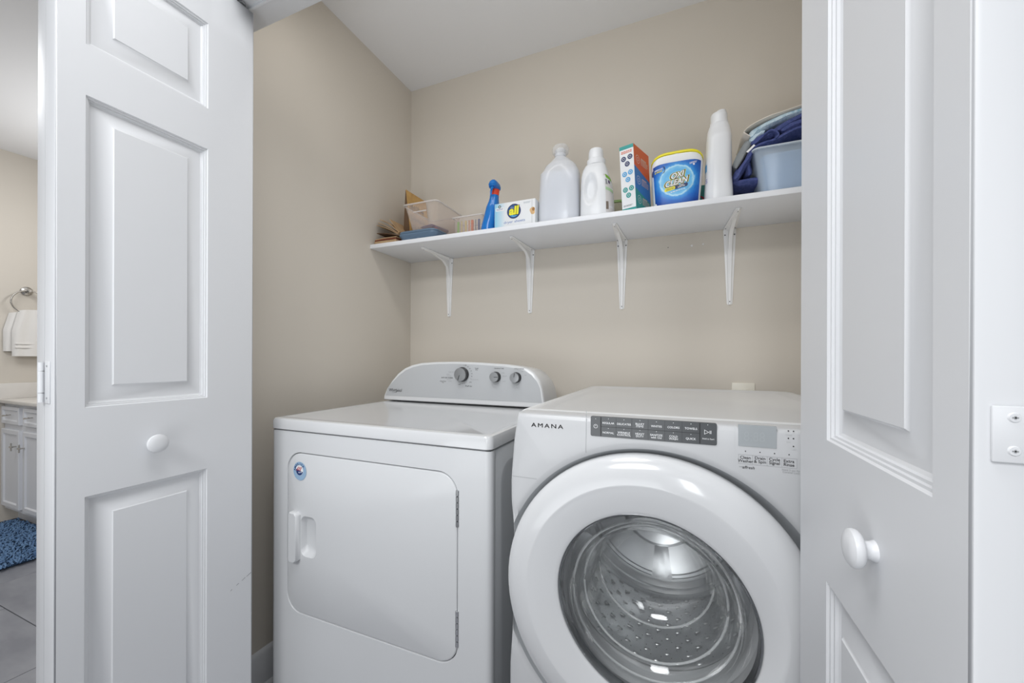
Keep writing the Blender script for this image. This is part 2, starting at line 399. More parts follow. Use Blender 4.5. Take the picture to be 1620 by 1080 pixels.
mb = MB()   # hinge on the folded edges: long plate, short plate, knuckles
yh = .3507
mb.box((-1.0965, yh-.0022, 1.008), (-1.0785, yh-.0002, 1.087), 0, .0006)
mb.box((-1.126, yh-.0022, 1.026), (-1.1075, yh-.0002, 1.069), 0, .0006)
for za, zb in ((1.010, 1.027), (1.028, 1.068), (1.069, 1.085)): mb.lathe([(.0045, za), (.0045, zb)], (-1.1022, yh-.005, 0), (0, 0, 1), 12)
obj('hinge', mb, M_trim, dl)
for z in (1.018, 1.078): obj('screw', MB().lathe([(.0022, 0), (.0015, .0008)], (-1.087, yh-.0022, z), (0, -1, 0), 10), M_greyprint, dl)
mb = MB(); mb.lathe([(.004, 0), (.004, .012), (.010, .0125), (.011, .0165), (.009, .0175)], (-1.085, .702, ZT), (0, 0, 1), 20)
mb.box((-1.096, .688, ZT), (-1.074, .716, ZT+.002), 0)
obj('guide_wheel', mb, M_knob, dl)
dr = thing('door_2', (.19, .70, 0), kind='structure')
F2 = lambda u, z, n: (.173-n, .3412+u, z)
F2b = lambda u, z, n: (.173+2*TH+.0012+n, .3412+u, z)
for F in (F2, F2b):
    lf = obj('door_leaf', leaf_frame(MB(), F, TH), M_door, dr)
    for z0, z1 in ZL: obj('panel', leaf_panel(F, z0, z1), M_door, lf)
    if F is F2: obj('knob', knob_mesh((.173, .4735, .916), (-1, 0, 0), .0180, .019), M_trim, lf)
yh = .3412
mb = MB(); mb.box((.1805, yh-.0025, 1.0336), (.2064, yh-.0003, 1.0682), 0, .0008)
mb.box((.2088, yh-.0025, 1.0136), (.236, yh-.0003, 1.088), 0, .0008); mb.lathe([(.0042, 1.014), (.0042, 1.088)], (.2078, yh-.005, 0), (0, 0, 1), 12)
obj('hinge', mb, M_trim, dr)
for z in (1.0614, 1.0410):
    mb = MB(); mb.lathe([(.0032, 0), (.0026, .0009)], (.190, yh-.0025, z), (0, -1, 0), 14, 0)
    mb.box((.1886, yh-.0037, z-.0004), (.1914, yh-.0033, z+.0004), 1); mb.box((.1896, yh-.0037, z-.0010), (.1904, yh-.0033, z+.0010), 1)
    obj('screw', mb, [M_trim, M_greyprint], dr)
mb = MB(); mb.lathe([(.004, 0), (.004, .012), (.010, .0125), (.011, .0165), (.009, .0175)], (.190, .702, ZT), (0, 0, 1), 20)
obj('guide_wheel', mb, M_knob, dr)

# ------------------------------------------------------------------ shelf and brackets
ZS0, ZS = 1.5801, 1.5979
YS = 1.3829
sh = thing('wall_shelf', (-.43, 1.53, ZS0), 'long white melamine shelf across the closet back wall above the machines', 'shelf')
obj('shelf_board', MB().box((XL+.0005, YS, ZS0), (.4195, YB-.0005, ZS), 0, .0012), M_shelf, sh)
def bracket(x, label):
    t = thing('shelf_bracket', (x, YB, ZS0-.28), label, 'bracket', 'white steel brackets under the shelf')
    mb = MB()
    yb = YB-.0006
    def strap(P, w0, w1, wide=1.0):
        # P: list of (y,z,halfwidth,normal) with U-shaped pressed section
        L = []
        for (y, z, hw, n) in P:
            n = Vector(n); c = Vector((x, y, z))
            sec = [(-hw, 0), (-hw, .003), (-hw*.62, .0035), (-hw*.38, .0085), (hw*.38, .0085), (hw*.62, .0035), (hw, .003), (hw, 0)]
            L.append([c+X3*a+n*b for a, b in sec])
        mb.loops(L, 0, False, True, True, True)
    zt = ZS0-.0008
    strap([(yb, zt-.283, .005, (0, -1, 0)), (yb, zt-.279, .009, (0, -1, 0)), (yb, zt-.15, .0145, (0, -1, 0)), (yb, zt-.03, .020, (0, -1, 0)), (yb, zt-.001, .0215, (0, -1, 0))], 0, 0)
    strap([(yb-.001, zt, .0215, (0, 0, -1)), (yb-.03, zt, .020, (0, 0, -1)), (yb-.12, zt, .0145, (0, 0, -1)), (yb-.224, zt, .009, (0, 0, -1)), (yb-.229, zt, .005, (0, 0, -1))], 0, 0)
    obj('bracket_arms', mb, M_bracket, t)
    mb = MB()   # pressed rib bracing the two arms
    a = .006
    P = [(yb-.004, zt-.20), (yb-.010, zt-.09), (yb-.026, zt-.042), (yb-.06, zt-.021), (yb-.17, zt-.004), (yb-.004, zt-.004)]
    mb.prism(P, x-a, x+a, 0, False, 'yz')
    obj('rib', mb, M_bracket, t)
    mb = MB()
    for dz, s in ((.272, 0), (.022, -1), (.022, 1)):
        obj('screw', MB().lathe([(.0028, 0), (.002, .0012)], (x+s*.0155, yb-.0032-(.0045 if s == 0 else 0), zt-dz), (0, -1, 0), 10), M_screw, t)
    for dy, s in ((.215, 0), (.022, -1), (.022, 1)):
        obj('screw', MB().lathe([(.0028, 0), (.002, .0012)], (x+s*.0155, yb-dy, zt-.0032-(.0045 if s == 0 else 0)), (0, 0, -1), 10), M_screw, t)
    return t
# positions measured on the wall
bracket(-1.0300, 'leftmost white shelf bracket, below the bin of packets near the corner')
bracket(-.6085, 'white shelf bracket second from the left, under the dryer sheets carton')
bracket(-.2060, 'white shelf bracket third from the left, under the white handled bottle and carton')
bracket(.1840, 'rightmost white shelf bracket, under the tall white bottle')

# ------------------------------------------------------------------ dryer
DX0, DX1, DY, DB = -1.1313, -.3943, .8252, 1.52
DZ = .914
dy = thing('clothes_dryer', (-.7628, 1.2, 0), 'white front-door clothes dryer with rear console and three round knobs, left of the washer', 'dryer')
def framed_face(mb, outer, inner, y, yin, mi=0):
    """front face between an outer rectangle (x0,x1,z0,z1) and an inner closed outline, plus a wall going back"""
    x0, x1, z0, z1 = outer; n = len(inner); cx = sum(p[0] for p in inner)/n; cz = sum(p[1] for p in inner)/n
    O = []
    for px, pz in inner:
        dx, dz = px-cx, pz-cz; t = 1e9
        if dx > 1e-9: t = min(t, (x1-cx)/dx)
        if dx < -1e-9: t = min(t, (x0-cx)/dx)
        if dz > 1e-9: t = min(t, (z1-cz)/dz)
        if dz < -1e-9: t = min(t, (z0-cz)/dz)
        O.append([cx+dx*t, cz+dz*t])
    for c in ((x0, z0), (x1, z0), (x1, z1), (x0, z1)):   # snap the nearest to each corner
        k = min(range(n), key=lambda i: (O[i][0]-c[0])**2+(O[i][1]-c[1])**2); O[k] = list(c)
    mb.loops([[(a, y, b) for a, b in O], [(a, y, b) for a, b in inner]], mi, False)
    mb.loops([[(a, y, b) for a, b in inner], [(cx+(a-cx)*.997, y+.002, cz+(b-cz)*.997) for a, b in inner], [(cx+(a-cx)*.997, yin, cz+(b-cz)*.997) for a, b in inner]], mi, True)
# cabinet: sides, back, front with door opening
r = .016
lidz = .8795
mb = MB()
dop = rrect(-1.0625, -.4815, .3500, .8190, .055, 10)
framed_face(mb, (DX0+r, DX1-r, .03, lidz-.002), dop, DY, DY+.03)
fl_ = [(DX0+r*(1-math.sin(a)), DY+r*(1-math.cos(a))) for a in [i*PI/12 for i in range(7)]]
fr_ = [(DX1-r*(1-math.sin(a)), DY+r*(1-math.cos(a))) for a in [i*PI/12 for i in range(7)]]
for P in (fl_, fr_): mb.loops([[(a, b, .03) for a, b in P], [(a, b, lidz-.002) for a, b in P]], 0, True, False)
for x in (DX0, DX1): mb.add([(x, DY+r, .03), (x, DY+.022, .03), (x, DY+.022, lidz-.002), (x, DY+r, lidz-.002)], [(0, 1, 2, 3)])
mb.add([(DX0+r, DY, lidz-.002), (DX1-r, DY, lidz-.002), (DX1, DY+r, lidz-.002), (DX1, DY+.022, lidz-.002), (DX0, DY+.022, lidz-.002), (DX0, DY+r, lidz-.002)], [(0, 1, 2, 3, 4, 5)])
obj('front_panel', mb, M_app, dy, fixn=False)
mb = MB(); mb.box((DX0+.0015, DY+.0245, .03), (DX1-.0015, DB, lidz-.003), 0, .003)
# pressed side field
mb.loops([[(DX1-.0014, a, b) for a, b in rrect(.885, 1.45, .10, .835, .05)], [(DX1-.0008, a, b) for a, b in rrect(.888, 1.447, .103, .832, .05)], [(DX1-.0003, a, b) for a, b in rrect(.893, 1.442, .108, .827, .048)]], 0, True, True, False, True)
obj('cabinet', mb, M_app_side, dy)
obj('gap_liner', MB().box((DX0+.012, DY+.0202, .04), (DX1-.012, DY+.0243, lidz), 0), M_gap, dy)
for fx in (DX0+.02, DX1-.02):
    for fy in (DY+.045, DB-.045): obj('foot', MB().lathe([(.014, 0), (.014, .008), (.008, .010), (.008, .030)], (fx, fy, 0), (0, 0, 1), 14), M_gap, dy)
# lid: rounded slab with a shallow tray
mb = MB()
def rr3(x0, x1, y0, y1, z, rad): return [(a, b, z) for a, b in rrect(x0, x1, y0, y1, rad, 6)]
a0, a1, b0, b1 = DX0-.001, DX1+.001, DY-.003, DB
mb.loops([rr3(a0+.004, a1-.004, b0+.004, b1, lidz, .016), rr3(a0, a1, b0, b1, lidz+.003, .018), rr3(a0, a1, b0, b1, DZ-.009, .018), rr3(a0+.003, a1-.003, b0+.003, b1, DZ-.002, .017), rr3(a0+.009, a1-.009, b0+.009, b1-.002, DZ, .015),
          rr3(a0+.022, a1-.022, b0+.022, b1-.02, DZ-.0005, .02), rr3(a0+.034, a1-.034, b0+.034, b1-.03, DZ-.0035, .02)], 0, True, True, True, True)
obj('lid', mb, M_appg, dy)
# door with handle
dd = MB()
def slab(mb, pl, y0, y1, e=.003, mi=0):
    n = len(pl); cx = sum(p[0] for p in pl)/n; cz = sum(p[1] for p in pl)/n
    def sc(k): return [(a+(cx-a)*k/max(abs(cx-a), .05), b+(cz-b)*k/max(abs(cz-b), .05)) for a, b in pl]
    mb.loops([[(a, y1, b) for a, b in pl], [(a, y0+e, b) for a, b in pl], [(a, y0+e*.3, b) for a, b in sc(e*.35)], [(a, y0, b) for a, b in sc(e)]], mi, True, True, True, False)
    return [(a, y0, b) for a, b in sc(e)]
dpl = rrect(-1.0595, -.4848, .3530, .8160, .052, 10)
inn = slab(dd, dpl, DY+.0005, DY+.02)
# recessed cup beside the handle: opening in the door face
cup = rrect(-1.007, -.946, .5190, .6360, .02, 10)
framed = [(a, DY+.0005, b) for a, b in cup]
n = len(cup)
dd.loops([inn, framed], 0, False) if len(inn) == n else None
dd.loops([framed, [(a+(-.9765-a)*.08, DY+.004, b+(.5775-b)*.05) for a, b in cup], [(a*.8+-.986*.2, DY+.013, .5775+(b-.5775)*.86) for a, b in cup], [(a*.6+-.992*.4, DY+.0175, .5775+(b-.5775)*.7) for a, b in cup]], 0, True, True, False, True)
door = obj('door', dd, M_app, dy, fixn=True)
mb = MB()
P = [(-1.0405, .5060), (-1.0365, .5015), (-1.016, .5015), (-1.0075, .5085), (-1.0075, .6375), (-1.016, .6460), (-1.0365, .6460), (-1.0405, .6415)]
mb.loops([[(a, DY+.0006, b) for a, b in P], [(a, DY-.012, b) for a, b in P], [(-1.024+(a+1.024)*.84, DY-.0155, .5737+(b-.5737)*.97) for a, b in P]], 0, False, True, True, True)
obj('handle', mb, M_app, door)
# round sticker
st = MB(); sc = Vector((-1.0100, DY-.0003, .7645)); yv = lambda k: Vector((0, -k, 0))
SX, SZ = .0262, .0270
el = lambda k, dx=0, dz=0, n=28: [sc+Vector((dx+SX*k*math.cos(2*PI*i/n), 0, dz+SZ*k*math.sin(2*PI*i/n))) for i in range(n)]
flat(st, [p+yv(.0002) for p in el(1)], 0)
flat(st, [p+yv(.0004) for p in el(.56, -.001, .002)], 1)
cc = sc+yv(.0006)+Vector((-.001, 0, .002))
up = [cc+Vector((SX*.54*math.cos(a), 0, SZ*.54*math.sin(a))) for a in [math.radians(-195+i*15) for i in range(13)]]
flat(st, up, 2)
for k in range(3):
    c0 = -.010+k*.0075
    P = [(c0-.004, -.001), (c0-.0005, .006), (c0+.005, .0115), (c0+.0075, .0105), (c0+.003, .005), (c0, -.0015)]
    flat(st, [cc+yv(.0001)+Vector((a, 0, b)) for a, b in P if math.hypot(a, b) < .0155] if False else [cc+yv(.0001)+Vector((a*.8, 0, b*.95)) for a, b in P], 3)
for sx_, sz_ in ((-.001, -.006), (.0065, -.0045)):
    flat(st, [cc+yv(.0003)+Vector((sx_+(.0032 if i % 2 == 0 else .0014)*math.sin(i*PI/5), 0, sz_+(.0032 if i % 2 == 0 else .0014)*math.cos(i*PI/5))) for i in range(10)], 1)
for i, ch in enumerate('AMERICA'):
    a = math.radians(172-i*21); rr = .0205
    ex = Vector((math.sin(a), 0, -math.cos(a))); ey = Vector((math.cos(a), 0, math.sin(a)))
    text(st, ch, sc+yv(.0006)+ey*rr, ex, ey, hei=.0068, mi=2, bold=.03)
obj('sticker', st, [mat('sticker blue', (.30, .45, .62), .4), M_white, mat('sticker navy', (.01, .04, .16), .4), mat('sticker red', (.45, .02, .03), .4)], door, label='round blue sticker with stars, stripes and lettering', fixn=False)
for z0, z1 in ((.6900, .7790), (.4020, .4900)):
    h = MB(); k = 6; L = (z1-z0)/k
    for i in range(k): h.lathe([(.0020, z0+i*L), (.0050, z0+i*L+.0008), (.0050, z0+(i+1)*L-.0016), (.0012, z0+(i+1)*L-.0004)], (-.4832, DY+.0010, 0), (0, 0, 1), 12)
    obj('hinge', h, M_steel, dy)
# console
CY = 1.33
cons = [(-1.1385, .917), (-1.1375, .93), (-1.121, .9632), (-1.095, 1.000), (-1.065, 1.0300), (-1.0306, 1.052), (-.995, 1.0650), (-.9528, 1.0734), (-.88, 1.0782), (-.7912, 1.0800), (-.68, 1.0775), (-.5774, 1.0719), (-.530, 1.0660), (-.4908, 1.0568), (-.468, 1.0430), (-.4477, 1.0193), (-.436, .985), (-.4287, .9417), (-.4270, .917)]
def offs(P, k, cx=-.785, cz=.99): return [(a+(cx-a)*k*1.0/abs(cx-a) if abs(cx-a) > k*4 else a, b+(cz-b)*k*1.0/max(abs(cz-b), .02)) for a, b in P]
mb = MB()
mb.loops([[(a, 1.505, .914+(b-.914)*.90) for a, b in offs(cons, .004)], [(a, 1.47, .914+(b-.914)*.97) for a, b in offs(cons, .0015)], [(a, CY+.010, b) for a, b in cons], [(a, CY+.003, b) for a, b in offs(cons, .0012)], [(a, CY, b) for a, b in offs(cons, .004)]], 0, True, True, True, True)
con = obj('console', mb, M_fascia, dy)
pan = [(a, max(b, .937)) for a, b in offs(cons, .0085)]
pan = [p for i, p in enumerate(pan) if i not in (0, 18)]
pan[0] = (-1.1262, .937); pan[-1] = (-.4370, .937)
obj('console_panel', MB().prism(pan, CY-.0012, CY+.001), M_console, con)
for kx, kz, kr, ang in ((-.7574, 1.0312, .0262, 200), (-.6155, 1.0246, .0185, 88), (-.5347, 1.0241, .0185, 5)):
    yk = CY-.0012; kb = MB()
    kb.lathe([(kr*1.06, 0), (kr*1.06, .003), (kr*.98, .005), (kr*.95, .019)], (kx, yk, kz), (0, -1, 0), 32, 1)
    kb.lathe([(kr*.95, .019), (kr*.97, .0205), (kr*.93, .0225), (kr*.2, .0235), (0.0005, .0235)], (kx, yk, kz), (0, -1, 0), 32, 0, False, True)
    kn = obj('knob', kb, [M_knob, M_knobdark], con)
    a = math.radians(90-ang); d = Vector((math.cos(a), 0, math.sin(a))); q = Vector((-d.z, 0, d.x)); c0 = Vector((kx, yk-.0242, kz))
    mb = MB(); flat(mb, [c0+d*kr*.1-q*.0009, c0+d*kr*.9-q*.0009, c0+d*kr*.9+q*.0009, c0+d*kr*.1+q*.0009])
    obj('pointer', mb, M_black, kn, fixn=False)
tb = MB(); yp = CY-.0015
text(tb, 'Whirlpool', (-1.0755, yp, .9580), X3, Z3, wid=.066, hei=.0175, bold=.012, shear=.15)
ringp = [Vector((-1.077+.019*math.cos(a), yp-.0001, .9585+.0078*math.sin(a)+.005*math.cos(a))) for a in [math.radians(-160+i*14) for i in range(17)]]
for i in range(16):
    w_ = .0012*math.sin(PI*(i+.5)/16); a_, b_ = ringp[i], ringp[i+1]
    tb.add([a_+Z3*w_*.5, a_-Z3*w_*.5, b_-Z3*w_*.5, b_+Z3*w_*.5], [(0, 1, 2, 3)])
def tiny(s, x, z, h, mi=0, b=.0): text(tb, s, (x, yp, z), X3, Z3, hei=h, mi=mi, bold=b)
tiny('Timed\nDry', -.697, 1.0520, .0110); tiny('MORE DRY', -.807, 1.0395, .0036, 1); tiny('LESS DRY', -.817, 1.0110, .0034, 1)
tiny('AUTO DRY NORMAL', -.8260, 1.0170, .0042, 0, .02); tiny('NORMAL', -.8170, 1.0240, .0036, 1); tiny('DAMP', -.822, 1.0305, .0034, 1)
tiny('Heavy Duty\nDry', -.8450, 1.0000, .0105); tiny('CASUAL', -.8130, 1.0040, .0034, 1)
tiny('OFF', -.7710, .9920, .0042); tiny('OFF', -.7230, 1.0020, .0042); tiny('Fluff Air', -.7300, .9870, .0062); tiny('COOL DOWN', -.7050, 1.0120, .0034, 1)
tiny('START', -.747, 1.0665, .0036, 1)
for k in range(7):
    a = math.radians(70-k*16); tiny(str(70-10*k) if k < 6 else '5', -.7574+.0405*math.cos(a), 1.0312+.0370*math.sin(a), .0036)
for k in range(3):
    a = math.radians(-75-k*14); tiny('.', -.7574+.036*math.cos(a), 1.0312+.036*math.sin(a), .0016)
tiny('TEMPERATURE', -.6040, 1.0560, .0042, 0); tiny('HIGH', -.5870, 1.0400, .0034, 1); tiny('MEDIUM', -.5800, 1.0280, .0030, 1); tiny('LOW', -.5830, 1.0090, .0034, 1)
tiny('CYCLE SIGNAL', -.5230, 1.0560, .0040, 0); tiny('ON', -.5120, 1.0460, .0034, 1); tiny('OFF', -.4990, 1.0330, .0034, 1)
obj('lettering', tb, [M_black, M_greyprint], con, fixn=False)

# ------------------------------------------------------------------ washer
WF = .755
def W(x, z): k = WF/.765; return x*k, CAMH+(z-CAMH)*k   # measured on the fascia
wx0, wx1 = -.3170, .3650
ws = thing('washing_machine', (.024, 1.17, 0), 'white front-loading washing machine with round glass door, right of the dryer', 'washer')
mb = MB()
for e_ in (0, .002):   # open-fronted sheet metal cabinet
    a, b, c_, d_, e2_, f2_ = wx0+.012+e_, wx1-.006-e_, WF+.056, 1.60-e_, .02+e_, .955-e_
    mb.add([(a, c_, e2_), (a, d_, e2_), (b, d_, e2_), (b, c_, e2_), (a, c_, f2_), (a, d_, f2_), (b, d_, f2_), (b, c_, f2_)], [(0, 1, 5, 4), (1, 2, 6, 5), (2, 3, 7, 6), (0, 3, 2, 1), (4, 5, 6, 7)])
obj('cabinet', mb, M_app_side, ws)
# top slab with chamfered rear corners and shallow tray
T0, T1, TY0, TY1, TZ = -.3140, .3620, WF+.055, 1.615, .984
def tp(e, z):
    x0, x1, y0, y1 = T0+e, T1-e, TY0+e, TY1-e; c = .03
    return [(x0, y0, z), (x1, y0, z), (x1, y1-c, z), (x1-c*.4, y1-c*.3, z), (x1-c, y1, z), (x0+c, y1, z), (x0+c*.4, y1-c*.3, z), (x0, y1-c, z)]
mb = MB(); mb.loops([tp(.002, .950), tp(0, .955), tp(0, TZ-.010), tp(.0015, TZ-.004), tp(.006, TZ-.0005), tp(.018, TZ), tp(.030, TZ-.001), tp(.045, TZ-.006)], 0, True, True, True, True)
obj('top_panel', mb, M_fascia, ws)
# front fascia with circular recess
RC = Vector((-.0450, 0, .6435)); RR = .2865
def outline_l(z):   # left silhouette of the front
    P = [(0, -.3185), (.46, -.3185), (.55, -.3130), (.70, -.3095), (.76, -.3125), (.80, -.3170), (.85, -.3172), (.93, -.3105), (.975, -.3040), (.99, -.3010)]
    for (a, x), (b, y) in zip(P, P[1:]):
        if a <= z <= b: return x+(y-x)*(z-a)/(b-a)
    return P[-1][1]
FZ0, FZ1 = .02, .9835
N = 160; inner = []; outer = []
angs = [2*PI*i/N for i in range(N)]
for cxz in ((wx0, FZ0), (wx1, FZ0), (wx1, FZ1), (-.3015, FZ1)):
    a = math.atan2(cxz[1]-RC.z, cxz[0]-RC.x) % (2*PI); k = min(range(N), key=lambda i: abs(angs[i]-a)); angs[k] = a
for a in angs:
    ca, sa = math.cos(a), math.sin(a); t = 1e9
    if ca > 1e-6: t = min(t, (wx1-RC.x)/ca)
    if sa > 1e-6: t = min(t, (FZ1-RC.z)/sa)
    if sa < -1e-6: t = min(t, (FZ0-RC.z)/sa)
    if ca < -1e-6:
        tt = (wx0-.002-RC.x)/ca
        for _ in range(12): tt = (outline_l(RC.z+sa*min(tt, 2))-RC.x)/ca if abs(RC.z+sa*tt-.5) < .5 else tt
        t = min(t, tt)
    rr = min(RR, t-.0035)
    outer.append((a, t)); inner.append((a, rr))
def pol(a, r, y): return (RC.x+r*math.cos(a), y, RC.z+r*math.sin(a))

mb = MB(); L = []
L.append([pol(a, t, WF+.055) for a, t in outer])
L.append([pol(a, t, WF+.012) for a, t in outer])
L.append([pol(a, t-.0015, WF+.006) for a, t in outer])
L.append([pol(a, t-.0035 if t-.0035 > r0+.0005 else r0+.0006, WF+.003 if t-r0 > .008 else WF+.004) for (a, t), (_, r0) in zip(outer, inner)])
L.append([pol(a, min(max(t-.010, r0+.0005), t), WF if t-r0 > .02 else WF+.0035) for (a, t), (_, r0) in zip(outer, inner)])
L.append([pol(a, min(r0+.012, max(t-.0105, r0+.0004)), WF if t-r0 > .02 else WF+.0038) for (a, t), (_, r0) in zip(outer, inner)])
L.append([pol(a, r0+.0003 if t-r0 < .02 else r0+.005, WF+.002 if t-r0 > .02 else WF+.004) for (a, t), (_, r0) in zip(outer, inner)])
L.append([pol(a, r0, WF+.007) for a, r0 in inner])
mb.loops(L, 0, True)
obj('front_panel', mb, M_wash, ws)
mb = MB(); mb.loops([[pol(a, r0, WF+.007) for a, r0 in inner], [pol(a, r0-.006, WF+.018) for a, r0 in inner], [pol(a, r0-.016, WF+.028) for a, r0 in inner], [pol(a, .215, WF+.032) for a, r0 in inner]], 0, True)
obj('door_recess', mb, M_greyrecess, ws, fixn=False)
# seams and printing on the fascia
tb = MB(); yp = WF-.0004
def ln(x0, z0, x1, z1, w_=.0007, mi=1):
    a, b = Vector((*[W(x0, z0)[0]], yp, W(x0, z0)[1])), Vector((W(x1, z1)[0], yp, W(x1, z1)[1])); d = (b-a).normalized(); q = Vector((-d.z, 0, d.x))*w_/2
    tb.add([a-q, b-q, b+q, a+q], [(0, 1, 2, 3)], mi)
def wt(s, x, z, h, mi=0, wid=None, b=0, y=None, **k):
    x_, z_ = W(x, z); text(tb, s, (x_, y if y else yp, z_), X3, Z3, wid=wid, hei=h, mi=mi, bold=b, **k)
ln(-.1606, .995, -.1614, .912, .0008, 1); ln(-.3165, .849, -.262, .849, .0008, 1)
for q_ in (-.00022, 0, .00022): wt('AMANA', -.2405+q_, .9590+abs(q_)*.6, .0078, 0, .0662, 0, space=1.35)
for s, x in (('Clean\nWasher', .1085), ('Drain\n& Spin', .1295), ('Cycle\nSignal', .1500), ('Extra\nRinse', .1700)):
    wt(s, x, .9270, None, 0, None, .012, size=.0068); tb.add(disc((W(x, 0)[0], yp, W(0, .9405)[1]), .0010, n=8), [tuple(range(8))], 0)
for x in (.0982, .1190, .1398, .1602, .1808): ln(x, .9345, x, .9190, .0004, 2)
ln(.0982, .9345, .1808, .9345, .0004, 2); ln(.0982, .9190, .1808, .9190, .0004, 2)
wt('with', .1025, .9140, .0028, 2); wt('affresh', .1130, .9135, .0048, 0, None, .01, shear=.2)
wt('Hold 3 sec for\nControl Lock', .1730, .9135, .0066, 2)
for (x, z) in ((.1690, .9790), (.1760, .9790), (.1690, .9670), (.1760, .9670), (.1760, .9545)): tb.add(disc((W(x, 0)[0], yp, W(0, z)[1]), .0011, n=8), [tuple(range(8))], 0)
wt('Load', .1695, .9730, .0030, 3); wt('On', .1690, .9610, .0030, 3); wt('Light', .1770, .9495, .0032, 3)
# thin outline round the display area
ln(.0930, .9890, .0930, .9140, .0003, 3); ln(.0930, .9890, .1840, .9890, .0003, 3)
obj('lettering', tb, [M_black, mat('seam grey', (.35, .36, .37), .5), M_greyprint, mat('faint print', (.55, .56, .57), .5)], ws, fixn=False)
x0, zt_ = W(-.1520, .9845); x1, zb_ = W(.0655, .9462)
cp = obj('control_strip', MB().prism(rrect(x0, x1, zb_, zt_, .003), WF-.0012, WF+.004), M_strip, ws, label='charcoal control strip with white lettering')
tb = MB(); yp = WF-.0016
xs = [x0, x0+.0192]+[x0+.0192+(x1-.0262-x0-.0192)*k/6 for k in range(1, 7)]+[x1]
zm = (zt_+zb_)/2
for x in (xs[1], xs[7]): flat(tb, [(x-.0009, yp, zb_+.0012), (x+.0009, yp, zb_+.0012), (x+.0009, yp, zt_-.0012), (x-.0009, yp, zt_-.0012)], 1)
for x in xs[2:7]: flat(tb, [(x-.0002, yp, zb_+.001), (x+.0002, yp, zb_+.001), (x+.0002, yp, zt_-.001), (x-.0002, yp, zt_-.001)], 1)
flat(tb, [(xs[1], yp, zm-.0003), (xs[7], yp, zm-.0003), (xs[7], yp, zm+.0003), (xs[1], yp, zm+.0003)], 1)
names_ = [('REGULAR', 'NORMAL'), ('DELICATES', 'WRINKLE\nCONTROL'), ('BULKY\nITEMS', 'HEAVY\nDUTY'), ('WHITES', 'SANITIZE\nwith Oxi'), ('COLORS', 'COLD\nWASH'), ('TOWELS', 'QUICK')]
for k, (a, b) in enumerate(names_):
    xc = (xs[k+1]+xs[k+2])/2; wd = xs[k+2]-xs[k+1]
    for s, z in ((a, zm+.0072), (b, zm-.0108)):
        two = '\n' in s
        text(tb, s, (xc, yp, z), X3, Z3, size=.0051, mi=0, bold=.008)
        tb.add(disc((xc, yp, z+.0080 if not two else z+.0084), .0006, n=8), [tuple(range(8))], 0)
xc = (xs[0]+xs[1])/2; ringflat(tb, (xc, yp, zm), .0031, .0038); flat(tb, [(xc-.0004, yp, zm), (xc+.0004, yp, zm), (xc+.0004, yp, zm+.002), (xc-.0004, yp, zm+.002)])
tb.add(disc((xc, yp, zm+.014), .0006, n=8), [tuple(range(8))], 0)
xc = (xs[7]+xs[8])/2-.001; tb.add(disc((xc, yp, zm+.0155), .0006, n=8), [tuple(range(8))], 0)
T = [Vector((xc-.0052, yp, zm-.0012)), Vector((xc-.0052, yp, zm+.0070)), Vector((xc+.0022, yp, zm+.0029))]; tc_ = sum(T, Vector())/3
tb.loops([T, [tc_+(p-tc_)*.74 for p in T]], 0, False)
for dx in (.0030, .0048): flat(tb, [(xc+dx, yp, zm+.0002), (xc+dx+.0007, yp, zm+.0002), (xc+dx+.0007, yp, zm+.0058), (xc+dx, yp, zm+.0058)])
text(tb, 'Hold to Start', (xc+.001, yp, zm-.0085), X3, Z3, wid=.0180, hei=.0028)
obj('lettering', tb, [M_lightprint, M_black], cp, fixn=False)
x0, zt_ = W(.0978, .9850); x1, zb_ = W(.1528, .9489)
lcd = obj('display', MB().prism(rrect(x0, x1, zb_, zt_, .0006), WF-.0008, WF+.004), M_lcd, ws, label='grey digital display showing faint segments')
tb = MB(); text(tb, '8:88', ((x0+x1)/2-.004, WF-.0011, (zt_+zb_)/2-.001), X3, Z3, wid=.030, hei=.016); obj('digits', tb, M_lcdd, lcd, fixn=False)

# door ring: lathe with drifting centre and slight oval towards the glass
OC, MC, GC = Vector((-.0477, 0, .6530)), Vector((-.0525, 0, .6570)), Vector((-.0390, 0, .6440))
EL, EA = .040, math.radians(135)
def dring(c, r, y, e=0, n=96):
    return [Vector((c.x+r*(1+e*math.cos(2*(2*PI*i/n-EA)))*math.cos(2*PI*i/n), y, c.z+r*(1+e*math.cos(2*(2*PI*i/n-EA)))*math.sin(2*PI*i/n))) for i in range(n)]
mb = MB(); lp = lambda a, b, t: a+(b-a)*t
L = [dring(OC, .255, .782), dring(OC, .2665, .776), dring(OC, .2692, .766), dring(OC, .2694, .750), dring(OC, .2680, .7440), dring(OC, .2640, .7385), dring(OC, .2560, .7335),
     dring(lp(OC, MC, .4), .2420, .7280), dring(MC, .2180, .7238), dring(MC, .2154, .7236), dring(MC, .2120, .7246, .004)]
for i in range(1, 9):
    t = i/8; L.append(dring(lp(MC, GC, t), .2120+(.1725-.2120)*t, .7246+.0150*(t**1.25), .004+(EL-.004)*t))
L.append(dring(GC, .1712, .7410, EL)); L.append(dring(GC, .1706, .7440, EL)); L.append(dring(GC, .1706, .760, EL))
mb.loops(L, 0, True)
wd_ = obj('door', mb, M_appg, ws, label='glossy white round washer door ring')
obj('rim', MB().loops([dring(GC, .1706, .7440, EL), dring(GC, .1690, .7425, EL), dring(GC, .1672, .7440, EL), dring(GC, .1665, .765, EL)], 0, True), M_chrome, wd_)
